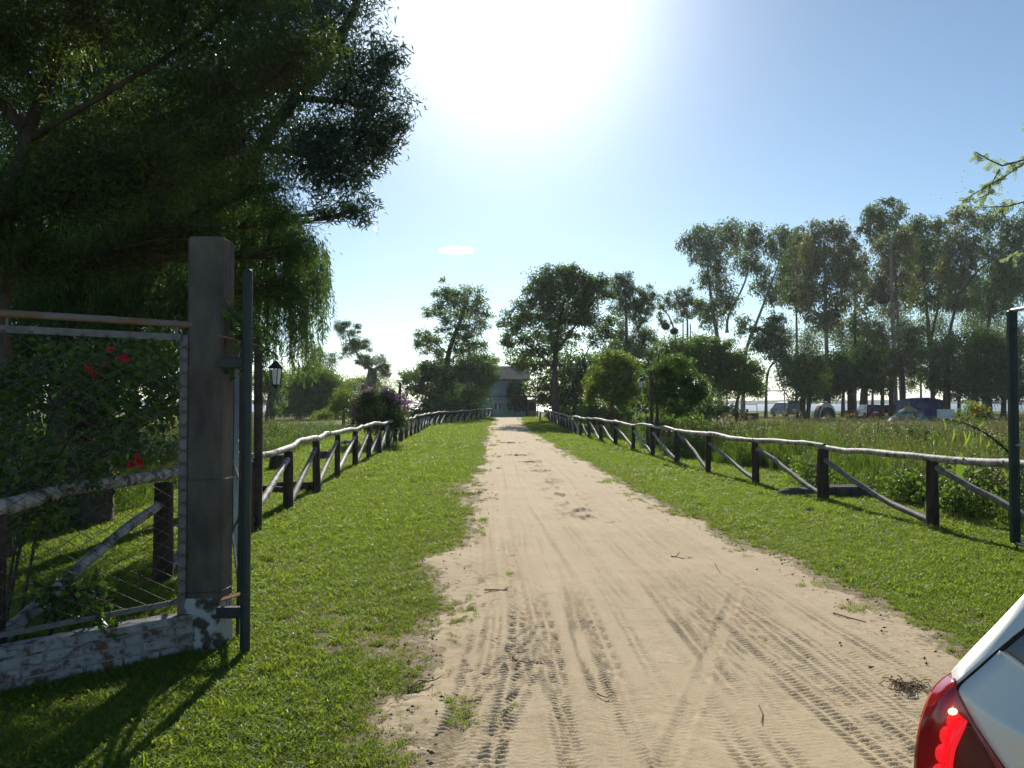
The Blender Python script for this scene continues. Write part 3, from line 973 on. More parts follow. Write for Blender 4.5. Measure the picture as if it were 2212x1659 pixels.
# --- near left: feathery tree that fills the top left corner
tree("feathery_tree", "dark feathery tree filling the top left corner above the wire panel", "tree", 8.2,
     [([(8, 1380), (6, 1100), (14, 880), (2, 700), (14, 480), (60, 280), (140, 90), (200, -120)], .10, .05),
      ([(14, 480), (140, 380), (300, 330), (430, 260)], .035, .02), ([(60, 280), (-120, 100), (-300, -50)], .07, .03),
      ([(60, 300), (250, 190), (430, 80), (560, -40)], .035, .02)],
     [(60, 110, 150, 130), (230, 60, 150, 110), (400, 30, 150, 100), (560, -20, 130, 80), (120, 290, 150, 110), (300, 220, 160, 110), (470, 160, 140, 100),
      (360, 380, 130, 90), (200, 430, 140, 90), (40, 470, 110, 90), (520, 300, 100, 80), (-150, 200, 160, 150), (-200, -50, 180, 130),
      (150, -120, 220, 110), (420, -150, 200, 90), (-130, 450, 130, 110), (640, 90, 90, 80), (90, 560, 100, 60), (250, 540, 90, 60), (400, 500, 80, 50)],
     'leaf_feather', bark='bark', Lv=19, asp=.21, cov=1.15, droop=.6, nclump=70, sig=.125, seed=11, jit=.9, twigs=.7)

# --- near left: long leaved tree reaching out over the lawn
tree("long_leaved_tree", "long leaved tree whose bough juts right into the sky above the gate pole", "tree", 11.8,
     [([(455, 1090), (452, 900), (448, 700), (470, 520), (520, 380), (600, 260), (690, 150), (760, 40), (800, -90)], .16, .05),
      ([(560, 320), (660, 330), (760, 380)], .06, .02), ([(640, 210), (740, 220), (830, 240)], .06, .02)],
     [(700, 60, 120, 80), (640, 170, 110, 90), (760, 150, 80, 80), (800, 240, 80, 70), (720, 290, 90, 70), (790, 330, 50, 55), (740, 400, 62, 55), (770, 450, 45, 30),
      (680, 360, 60, 60), (830, 300, 38, 40), (650, 280, 80, 70), (700, -60, 140, 70), (600, -30, 110, 80), (835, 130, 40, 45), (860, 265, 34, 26), (580, 150, 90, 80), (700, 455, 24, 22)],
     'leaf_oak', bark='bark', Lv=17, asp=.22, cov=1.5, droop=.35, nclump=40, sig=.16, seed=21, jit=.7, twigs=.8)

# --- further left, behind them
for i, (lab, dep, tr, lo, sd) in enumerate([
    ("thin trunked dark tree at the left edge behind the willow", 19, [([(40, 980), (48, 820), (60, 600), (70, 380)], .16, .05), ([(48, 780), (-60, 560)], .09, .04)],
     [(60, 640, 120, 80), (60, 820, 90, 46), (-40, 720, 90, 80), (130, 650, 90, 60), (-30, 520, 120, 110), (130, 520, 110, 90), (60, 400, 130, 90), (20, 760, 80, 45), (140, 740, 70, 50), (200, 760, 60, 50)], 31),
    ("dark leafy tree between the willow and the concrete post", 24, [([(290, 955), (286, 800), (300, 640), (320, 430)], .2, .05), ([(287, 820), (360, 660)], .1, .04)],
     [(290, 650, 100, 75), (330, 790, 80, 50), (200, 800, 80, 46), (430, 720, 60, 60), (370, 560, 100, 80), (230, 540, 100, 80), (320, 440, 130, 80), (250, 745, 60, 50), (360, 745, 55, 45), (170, 660, 80, 60)], 32),
    ("broad dark tree filling the back of the top left corner", 16, [([(120, 1010), (125, 800), (150, 560), (170, 330)], .2, .06), ([(150, 560), (300, 400), (420, 300)], .1, .04)],
     [(100, 200, 130, 110), (250, 150, 130, 110), (380, 230, 120, 100), (200, 330, 140, 100), (60, 380, 120, 100), (330, 380, 120, 90), (450, 330, 90, 80), (480, 180, 90, 90), (400, 60, 120, 90), (180, 30, 140, 90), (20, 60, 110, 100), (280, 480, 110, 70), (430, 460, 90, 60), (540, 80, 80, 90)], 34),
    ("dark tree directly behind the top of the concrete post", 21, [([(505, 965), (508, 820), (500, 640), (510, 480)], .15, .05)],
     [(470, 600, 90, 80), (540, 540, 80, 70), (440, 500, 110, 80), (540, 640, 60, 60), (500, 720, 55, 50), (400, 640, 70, 60), (545, 730, 35, 45)], 33)]):
    tree("shade_tree", lab, "tree", dep, tr, lo, 'leaf_mid' if i == 1 else 'leaf_dark', bark='bark', Lv=13, asp=.34, cov=1.3, droop=.7, nclump=44, sig=.15, seed=sd, group="dark trees behind the wire panel", twigs=.7)

# --- hibiscus bush and creeper inside the wire panel
def leafy_bush(name, label, cat, stems, clumps, leaf, Lm, asp, n_per, seed, bark='bark', group=None, flowers=(), fl_mat='flower_red', fl_name="flower", droop=.3, fl_r=.045):
    """stems: lists of world points; clumps: (centre, radius)"""
    rg = np.random.default_rng(seed)
    b0 = np.array(stems[0][0], float).copy(); b0[2] = 0
    t = thing(name, label, cat, b0, group)
    sm, lm = MB(), MB()
    for st in stems:
        st = np.array(st, float)
        sm.tube(st, np.linspace(.014, .005, len(st)) * (1 if Lm < .2 else 2), 6, cap=False)
    SP = np.concatenate([np.array(s, float) for s in stems])
    for c, r in clumps:
        c = np.array(c, float)
        a = SP[np.argmin(np.linalg.norm(SP - c, axis=1))]
        sm.tube([a, (a + c) / 2 + rg.normal(0, .03, 3), c], [.006, .005, .003], 4, cap=False)
        n = max(3, int(n_per * rg.uniform(.7, 1.3)))
        pos = c + rg.normal(size=(n, 3)) * r * .55
        d = rg.normal(size=(n, 3)) + unit(pos - c) * .8; d[:, 2] -= droop
        nr = rg.normal(size=(n, 3)) * .7; nr[:, 2] += .5
        lm.leaves(pos, d, nr, Lm * rg.uniform(.6, 1.25, n), Lm * asp * rg.uniform(.8, 1.2, n), np.clip(rg.normal(.45, .28, n), 0, 1), bend=.1)
    sm.build("stem", M[bark], t, b0)
    lm.build("foliage", M[leaf], t, b0)
    for f in flowers:
        fm = MB(); f = np.array(f, float)
        ax = unit(np.array([rg.normal() * .5, -1, rg.normal() * .5]))
        e1 = unit(np.cross(ax, [0, 0, 1.])); e2 = np.cross(ax, e1)
        k = 5
        an = np.arange(k) * 2 * math.pi / k + rg.random()
        dd = np.cos(an)[:, None] * e1 + np.sin(an)[:, None] * e2 + ax * .45
        r_ = fl_r * rg.uniform(.7, 1.3)
        fm.leaves(np.repeat(f[None], k, 0), dd, np.repeat(ax[None], k, 0), r_, r_ * .8, rg.random(k), bend=.1)
        fm.build(fl_name, M[fl_mat], t, b0)
    return t


def Wp(vx, vy, Y): return P(vx, vy, Y)


rg = np.random.default_rng(44)
cl = []
for i in range(230):
    vx = rg.uniform(-60, 300) if rg.random() < .85 else rg.uniform(330, 392)
    lo = np.interp(vx, [-60, 150, 250, 392], [1230, 1120, 1020, 880]); hi = np.interp(vx, [-60, 120, 260, 392], [800, 760, 740, 790])
    cl.append((Wp(vx, rg.uniform(hi, lo), rg.uniform(5.3, 7.2)), rg.uniform(.07, .16)))
fl_ = [Wp(a, b_, 5.6) for a, b_ in ((195, 800), (237, 757), (232, 784), (268, 771), (200, 812), (190, 788))] + [Wp(a, b_, 5.9) for a, b_ in ((300, 988), (290, 1002), (305, 1000), (283, 1005))]
leafy_bush("hibiscus_bush", "dark leafy bush with red flowers behind the wire panel", "bush",
           [[G(8, 1420), Wp(20, 1250, 5.7), Wp(60, 1050, 5.8), Wp(120, 880, 5.9)], [G(-20, 1440), Wp(-30, 1200, 5.6), Wp(-20, 980, 5.7), Wp(40, 820, 5.8)],
            [G(30, 1400), Wp(80, 1150, 5.9), Wp(180, 1010, 5.8), Wp(290, 930, 5.7), Wp(380, 850, 5.6)], [G(0, 1400), Wp(60, 1100, 6), Wp(160, 930, 6), Wp(250, 800, 5.8)]],
           cl, 'leaf_vine', .075, .62, 17, 51, flowers=fl_, fl_r=.04)
cl = [(Wp(rg.uniform(90, 250), rg.uniform(1255, 1350), rg.uniform(4.9, 5.25)), rg.uniform(.04, .09)) for i in range(26)] + \
     [(Wp(a, b_, 4.82), .035) for a, b_ in ((222, 1330), (232, 1352), (238, 1368), (215, 1310), (200, 1300))]
leafy_bush("creeper", "leafy creeper trailing over the top of the low whitewashed wall", "creeper",
           [[G(95, 1420) * np.array([1, 1, 0]), Wp(120, 1320, 5.1), Wp(160, 1280, 5.1), Wp(230, 1300, 4.95)], [G(95, 1420), Wp(130, 1290, 5.2), Wp(210, 1265, 5.2)]],
           cl, 'leaf_vine', .07, .6, 11, 52)
leafy_bush("creeper", "leafy creeper with a pink flower tangled at the upper hinge of the green gate pole", "creeper",
           [[np.array([-1.86, 5.46, 0]), np.array([-1.84, 5.44, 1.0]), np.array([-1.83, 5.40, 1.9]), np.array([-1.78, 5.30, 2.12]), np.array([-1.68, 5.2, 2.08])]],
           [(Wp(a, b_, 5.25), .05) for a, b_ in ((500, 690), (512, 680), (535, 700), (546, 715), (552, 728), (505, 712), (520, 735), (515, 795), (508, 800), (498, 660))],
           'leaf_vine', .085, .6, 7, 53, flowers=[Wp(517, 790, 5.25), Wp(512, 783, 5.27)], fl_mat='flower_red', fl_r=.03)

# ------------------------------------------------------------------ trees along the track and beyond
z1 = lambda L: conv(L, 540, 540, .293)       # drawing sheets
z1p = lambda L: convp(L, 540, 540, .293)
z2 = lambda L: conv(L, 1080, 540, .2685)
z2p = lambda L: convp(L, 1080, 540, .2685)
z3 = lambda L: conv(L, 1458, 378, .3408)
z3p = lambda L: convp(L, 1458, 378, .3408)
GL = "trees left of the track"; GR = "trees right of the track"; GE = "tall gum trees on the lake shore"; GS = "round shade trees in the camp"

tree("round_willow", "broad round willow on the far side of the left meadow", "tree", 78, [([(645, 905), (648, 870), (665, 840)], .3, .12), ([(700, 905), (695, 870), (690, 845)], .28, .1)],
     [(655, 838, 42, 30), (690, 832, 44, 34), (716, 846, 28, 30), (632, 852, 24, 28), (672, 858, 55, 28), (680, 815, 40, 18), (655, 880, 40, 14), (705, 878, 30, 14)],
     'leaf_mid', Lv=5.6, asp=.4, cov=2.0, droop=.8, nclump=30, sig=.19, lsc=1.3, seed=61, group=GL, twigs=.2)
tree("pollard_tree", "thick dark pollarded trunk with drooping leaves right of the lantern", "tree", 62, [([(583, 912), (584, 880), (588, 845), (604, 815)], .42, .2), ([(586, 850), (572, 800)], .22, .12)],
     [(592, 830, 22, 26), (604, 858, 14, 24), (575, 820, 24, 22), (600, 882, 10, 12), (562, 850, 16, 26)], 'leaf_mid', Lv=5, asp=.35, cov=1.6, droop=.9, nclump=18, seed=62, group=GL, twigs=.4)
tree("willow_sapling", "low pale green trees along the far edge of the left meadow", "tree", 112, [([(560, 900), (560, 850)], .2, .1), ([(745, 900), (745, 850)], .2, .1)],
     [(560, 828, 30, 22), (600, 822, 34, 24), (740, 840, 30, 18), (770, 835, 32, 16), (800, 836, 28, 18), (835, 850, 22, 22), (640, 812, 30, 14), (850, 870, 24, 20)],
     'leaf_light', Lv=4.5, asp=.4, cov=2.2, droop=.6, nclump=18, seed=63, group=GL, twigs=0)
tree("drooping_willow", "sparse drooping willow rising behind the round willow", "tree", 104, [([(690, 900), (690, 840), (682, 780), (672, 745)], .25, .08)],
     [(676, 757, 20, 16), (668, 780, 22, 14), (700, 768, 24, 14), (722, 770, 14, 10), (690, 790, 34, 12), (660, 800, 20, 8)], 'leaf_euc', Lv=4.4, asp=.28, cov=1.0, droop=1.2, nclump=16, seed=64, group=GL, twigs=.6)
tree("leaning_gum", "lopped gum tree with a thick grey trunk and one leaning bough", "tree", 92,
     [([(799, 905), (800, 860), (803, 815), (805, 795)], .75, .5), ([(804, 800), (785, 785), (765, 755), (748, 715)], .22, .06), ([(806, 800), (822, 790), (830, 785)], .2, .08)],
     [(728, 708, 17, 10), (748, 706, 14, 12), (775, 708, 10, 8), (755, 728, 18, 14), (765, 750, 22, 16), (790, 745, 10, 16), (748, 760, 12, 10), (782, 775, 18, 12), (800, 790, 16, 10), (822, 785, 18, 14), (832, 798, 12, 14), (795, 770, 9, 9), (820, 812, 18, 10)],
     'leaf_euc', bark='bark_pale', Lv=4.2, asp=.36, cov=1.9, droop=.8, nclump=14, seed=65, group=GL, twigs=.4)
tree("bright_willow", "small bright yellow green willow beside the purple flowering bush", "tree", 58, [([(742, 915), (742, 890), (745, 865)], .12, .05)],
     [(742, 860, 24, 20), (728, 878, 18, 16), (758, 872, 18, 20), (744, 882, 26, 12), (705, 895, 22, 9), (690, 900, 16, 7)], 'leaf_light', Lv=5, asp=.36, cov=2.0, droop=.8, nclump=18, seed=66, group=GL, twigs=.3)
# purple flowering bush
t, b0, tl = tree("glory_bush", "round dark bush topped with purple flowers behind the left fence", "bush", 29, [([(815, 940), (815, 915), (812, 880)], .07, .03), ([(822, 940), (840, 900), (845, 870)], .05, .02), ([(808, 938), (790, 900), (785, 875)], .05, .02)],
     [(815, 865, 32, 20), (785, 880, 30, 24), (845, 882, 32, 26), (815, 895, 52, 24), (775, 905, 26, 18), (852, 910, 26, 18), (815, 920, 48, 14), (800, 852, 20, 12), (838, 855, 22, 13)],
     'leaf_deep', Lv=6.5, asp=.5, cov=2.3, droop=.2, nclump=26, seed=67, twigs=.3, sig=.22)
rg = np.random.default_rng(68)
for nm, mt, spots in (("flower_spray", 'flower_purple', [(835, 845, 13, 9), (862, 862, 14, 8), (848, 856, 12, 8), (876, 872, 9, 8)]), ("flower_spray", 'flower_pink', [(785, 850, 14, 7), (768, 872, 10, 14), (800, 842, 14, 6), (763, 895, 8, 12), (875, 885, 9, 12)])):
    for (a, b_, rx, ry) in spots:
        fm = MB(); n = 70; c = P(a, b_, 28.6); k = 29 * KV
        pos = c + rg.normal(size=(n, 3)) * np.array([rx, rx, ry]) * k * .5
        fm.leaves(pos, rg.normal(size=(n, 3)), rg.normal(size=(n, 3)), .07, .05, rg.random(n))
        fm.build(nm, M[mt], t, b0, kind="stuff")
# layered tree left of the track end
tree("layered_tree", "tall open tree with flat tiers of leaves left of the house", "tree", 82,
     [([(952, 905), (955, 860), (962, 800), (972, 750), (985, 715), (1000, 680), (1005, 655)], .42, .08), ([(968, 765), (940, 740), (915, 730)], .09, .03), ([(960, 800), (975, 775), (1000, 762), (1030, 750)], .09, .03), ([(988, 710), (960, 690), (935, 672)], .07, .03), ([(985, 715), (1020, 700), (1045, 695)], .07, .03)],
     z1([(1530, 305, 150, 30), (1600, 350, 110, 28), (1440, 330, 80, 26), (1400, 440, 110, 26), (1340, 470, 60, 18), (1500, 395, 130, 30), (1640, 410, 100, 34), (1690, 470, 80, 30), (1560, 470, 130, 34), (1680, 545, 90, 34), (1560, 560, 90, 26),
         (1300, 640, 80, 30), (1260, 670, 60, 20), (1380, 660, 70, 26), (1300, 710, 70, 26), (1360, 760, 80, 26), (1440, 600, 60, 22), (1580, 690, 90, 30), (1560, 750, 80, 28), (1680, 720, 90, 34), (1640, 790, 110, 40), (1740, 800, 70, 40), (1425, 225, 22, 16), (1450, 290, 30, 20), (1500, 640, 60, 22), (1620, 860, 90, 50), (1760, 860, 60, 50), (1400, 820, 80, 36), (1300, 850, 60, 30), (1600, 620, 90, 40), (1450, 520, 60, 30)]),
     'leaf_mid', Lv=5.2, asp=.5, cov=2.0, droop=.1, nclump=22, sig=.22, seed=69, lsc=1.25, group=GL, twigs=.6, limbr=.3)
tree("dense_shade_tree", "dense dark tree with big leaves under the layered tree left of the house", "tree", 78,
     [([(925, 915), (925, 880), (930, 840)], .16, .08), ([(985, 915), (983, 880), (975, 840)], .16, .08), ([(1020, 912), (1022, 880)], .1, .05)],
     z1([(1250, 910, 100, 60), (1190, 930, 60, 50), (1330, 880, 90, 60), (1420, 950, 130, 90), (1560, 900, 130, 80), (1680, 880, 90, 70), (1760, 900, 60, 70), (1700, 960, 100, 60), (1520, 1060, 190, 80), (1320, 1040, 120, 80), (1240, 1000, 70, 60), (1670, 1060, 90, 70), (1500, 1130, 200, 36), (1340, 1120, 100, 40)]),
     'leaf_dark', Lv=7.5, asp=.5, cov=1.9, droop=.35, nclump=26, sig=.2, seed=70, group=GL, twigs=.1)
tree("palm_leaved_tree", "small tree with star shaped leaf sprays beside the dense dark tree", "tree", 72, [([(878, 915), (876, 880), (880, 830)], .07, .04)],
     [(872, 812, 14, 8), (888, 820, 14, 8), (862, 826, 12, 8), (880, 838, 14, 10), (894, 808, 12, 8), (870, 850, 10, 10)], 'leaf_mid', Lv=7.5, asp=.22, cov=1.1, droop=.4, nclump=8, seed=71, group=GL, twigs=.6, sig=.2)
tree("round_shrub", "small round yellow green shrub standing before the house wall", "shrub", 85, [([(1022, 912), (1022, 895), (1022, 885)], .06, .04)],
     [(1022, 876, 14, 12), (1014, 882, 9, 9), (1031, 881, 9, 9)], 'leaf_mid', Lv=4, asp=.45, cov=2.6, nclump=14, seed=72, twigs=.2)
# right of the track
tree("spreading_tree", "great spreading dark green tree right of the house", "tree", 63,
     [([(1200, 915), (1200, 870), (1198, 800), (1203, 730), (1215, 660)], .34, .10), ([(1200, 800), (1160, 760), (1120, 730)], .12, .04), ([(1202, 760), (1245, 700), (1275, 660)], .12, .04), ([(1220, 870), (1250, 800), (1275, 745)], .12, .04)],
     z2([(450, 210, 180, 60), (560, 190, 120, 60), (650, 240, 90, 60), (330, 260, 90, 60), (300, 340, 100, 60), (420, 320, 160, 70), (570, 330, 170, 90), (700, 360, 120, 80), (250, 440, 120, 60), (380, 430, 150, 70), (540, 450, 190, 80), (690, 460, 110, 70),
         (140, 530, 110, 40), (90, 590, 80, 40), (220, 540, 100, 50), (110, 660, 100, 50), (330, 560, 140, 60), (480, 560, 150, 60), (620, 550, 100, 50), (60, 740, 60, 36), (150, 740, 90, 40), (300, 690, 150, 50), (440, 680, 130, 50), (200, 820, 130, 40), (340, 800, 120, 50), (480, 770, 120, 60),
         (600, 690, 60, 40), (840, 300, 60, 46), (800, 250, 60, 50), (860, 360, 50, 50), (770, 600, 90, 60), (850, 650, 100, 50), (800, 720, 90, 50), (900, 570, 80, 40), (720, 300, 80, 60), (360, 150, 40, 20), (600, 135, 30, 20)]),
     'leaf_dark', Lv=6.2, asp=.5, cov=1.9, droop=.2, nclump=26, sig=.2, seed=80, lsc=1.25, group=GR, twigs=.5, limbr=.3)
tree("dense_hedge_tree", "dense deep green tree under the spreading tree beside the track end", "tree", 66,
     [([(1195, 920), (1195, 890), (1192, 850)], .16, .08), ([(1245, 920), (1243, 890), (1240, 850)], .16, .08), ([(1165, 915), (1168, 890)], .1, .06)],
     z2([(250, 920, 140, 60), (150, 900, 90, 60), (420, 900, 120, 70), (600, 950, 150, 110), (700, 900, 90, 80), (560, 1060, 160, 100), (380, 1050, 120, 90), (300, 1120, 80, 60), (480, 1160, 160, 70), (640, 1150, 110, 80), (560, 1240, 170, 40), (380, 1210, 110, 40), (720, 1040, 80, 80)]),
     'leaf_dark', Lv=7, asp=.5, cov=2.0, droop=.4, nclump=26, sig=.2, seed=81, group=GR, twigs=.1)
tree("light_leaved_tree", "lighter green leafy tree between the spreading tree and the lantern post", "tree", 40,
     [([(1320, 922), (1320, 890), (1325, 850), (1335, 800)], .10, .04), ([(1300, 925), (1302, 895)], .12, .06)],
     z2([(900, 890, 100, 50), (960, 880, 80, 50), (880, 960, 120, 60), (990, 960, 100, 70), (840, 1040, 110, 60), (950, 1060, 130, 80), (1040, 1060, 80, 70), (880, 1130, 140, 60), (1000, 1150, 110, 60), (780, 1110, 80, 60), (930, 1210, 100, 34), (740, 1180, 50, 50)]),
     'leaf_light', Lv=7, asp=.45, cov=2.0, droop=.5, nclump=26, sig=.2, seed=82, lsc=1.4, group=GR, twigs=.5)
tree("leafy_tree", "airy mid height tree filling the gap between the light leaved tree and the nest gum", "tree", 64,
     [([(1362, 908), (1362, 870), (1368, 820), (1372, 780)], .14, .06), ([(1395, 908), (1396, 860), (1398, 810)], .13, .06)],
     [(1350, 800, 34, 34), (1385, 788, 34, 34), (1415, 812, 30, 32), (1335, 845, 34, 30), (1372, 840, 36, 32), (1405, 852, 34, 30), (1312, 790, 26, 28), (1360, 878, 40, 18), (1420, 880, 28, 16), (1325, 756, 22, 22)],
     'leaf_euc', Lv=6, asp=.4, cov=1.8, droop=.6, nclump=30, sig=.18, seed=87, group=GR, twigs=.4, vs=1.1)
tree("slender_gum", "slender gum tree showing its trunk right of the spreading tree", "gum tree", 72,
     [([(1355, 905), (1354, 800), (1353, 720), (1352, 650), (1348, 610)], .22, .07), ([(1354, 760), (1375, 720), (1395, 680)], .09, .04)],
     z2([(1000, 215, 60, 36), (950, 250, 60, 40), (1040, 290, 50, 36), (930, 320, 90, 46), (1020, 350, 70, 36), (1090, 420, 80, 60), (1170, 330, 60, 34), (1220, 390, 60, 40), (1150, 390, 70, 40), (1050, 500, 90, 46), (1180, 480, 60, 50), (1120, 590, 70, 40), (1200, 680, 60, 50), (1130, 660, 70, 36), (1150, 760, 110, 50), (980, 640, 60, 50), (1000, 740, 90, 50), (1080, 820, 110, 40), (960, 440, 70, 40)]),
     'leaf_euc', bark='bark_pale', Lv=5.6, asp=.34, cov=1.6, droop=.9, nclump=24, sig=.18, zs=1.2, lsc=1.3, vs=1.2, seed=83, group=GE, twigs=.6)
t_nest, b_nest, _ = tree("nest_gum", "thin gum tree with two round nests on its drooping bough", "gum tree", 78,
     [([(1480, 905), (1483, 800), (1485, 720), (1483, 660)], .18, .06), ([(1492, 905), (1492, 790), (1491, 700)], .15, .05), ([(1470, 905), (1475, 780), (1474, 690)], .13, .05), ([(1462, 800), (1460, 720), (1445, 680), (1425, 660)], .11, .04)],
     z2([(1400, 370, 60, 34), (1460, 340, 60, 36), (1530, 330, 40, 36), (1550, 400, 50, 50), (1400, 440, 60, 34), (1480, 430, 70, 40), (1530, 500, 60, 40), (1320, 460, 60, 30), (1280, 530, 30, 40), (1330, 590, 40, 26), (1440, 520, 40, 50), (1600, 470, 50, 50)]),
     'leaf_euc', bark='bark_pale', Lv=5.4, asp=.34, cov=1.3, droop=.9, nclump=20, sig=.18, zs=1.2, lsc=1.25, vs=1.15, seed=84, group=GE, twigs=.6)
tree("broad_round_tree", "broad round green tree behind the right lantern post", "tree", 56,
     [([(1480, 915), (1480, 880), (1475, 830)], .25, .12), ([(1530, 915), (1532, 880), (1540, 840)], .22, .1), ([(1590, 912), (1590, 880), (1595, 850)], .18, .08)],
     z2([(1450, 790, 160, 90), (1350, 850, 120, 80), (1580, 790, 140, 90), (1700, 830, 120, 90), (1500, 900, 180, 110), (1650, 930, 150, 100), (1820, 880, 130, 110), (1900, 980, 130, 110), (1760, 1010, 150, 100), (2000, 1020, 100, 110), (1320, 960, 100, 60), (1880, 1100, 170, 60), (2060, 1100, 70, 60), (1620, 730, 90, 40), (1790, 770, 90, 50)]),
     'leaf_mid', Lv=6, asp=.42, cov=1.9, droop=.6, nclump=34, sig=.19, lsc=1.3, seed=85, group=GR, twigs=.15)
tree("lantern_shrub", "dark rounded shrub with pale glinting leaves at the right lantern post", "shrub", 27,
     [([(1420, 960), (1420, 920), (1418, 870)], .08, .04), ([(1440, 960), (1450, 910)], .07, .03), ([(1400, 955), (1398, 900)], .07, .03)],
     z2([(1330, 930, 110, 70), (1420, 940, 120, 80), (1260, 1000, 100, 80), (1500, 1040, 140, 80), (1380, 1050, 140, 90), (1600, 1090, 90, 60), (1300, 1140, 110, 90), (1440, 1170, 150, 90), (1560, 1170, 110, 60), (1330, 1260, 120, 60), (1460, 1280, 120, 50), (1620, 1150, 60, 46), (1200, 1120, 60, 90)]),
     'leaf_dark', Lv=8, asp=.42, cov=2.0, droop=.3, nclump=26, sig=.2, seed=86, twigs=.3)
for lab, dep, lo, sd in (
    ("low dark hedge shrub at the foot of the dense tree left of the house", 75, [(905, 888, 22, 16), (935, 885, 24, 20), (965, 884, 26, 20), (995, 884, 24, 20), (1025, 888, 18, 16), (950, 898, 40, 10), (890, 896, 14, 10)], 171),
    ("low dark hedge shrub at the trunk of the spreading tree", 68, [(1202, 880, 14, 16), (1218, 880, 16, 17), (1240, 880, 20, 20), (1212, 892, 20, 9), (1264, 882, 16, 18), (1248, 894, 26, 9)], 172),
    ("low dark shrub between the spreading tree and the light leaved tree", 45, [(1272, 884, 18, 22), (1298, 884, 18, 22), (1322, 888, 18, 18), (1285, 902, 30, 10), (1345, 890, 16, 14)], 173),
    ("dark thicket behind the right fence under the lantern post", 29, [(1392, 912, 18, 18), (1412, 916, 24, 20), (1438, 920, 28, 22), (1466, 922, 28, 22), (1494, 916, 22, 18)], 175),
    ("dark thicket right behind the far bays of the right fence", 43, [(1272, 893, 16, 14), (1292, 895, 18, 16), (1314, 897, 20, 17), (1336, 899, 20, 17), (1358, 899, 18, 15)], 176),
    ("low dark shrub at the foot of the broad round tree", 47, [(1480, 886, 22, 22), (1515, 880, 24, 22), (1550, 884, 22, 20), (1500, 900, 34, 12), (1580, 890, 16, 14), (1460, 870, 16, 24)], 174)):
    v0 = lo[0][0]
    tree("hedge_shrub", lab, "shrub", dep, [([(lo[q][0], max(915, lo[q][1] + 22)), (lo[q][0], lo[q][1] + 8), (lo[q][0], lo[q][1])], .05, .03) for q in (1, 2, 3)],
         lo, 'leaf_dark' if sd < 174 else 'leaf_mid', Lv=7, asp=.48, cov=1.9, droop=.4, nclump=22, sig=.28, seed=sd, group="shrubs at the foot of the trees", twigs=.2)
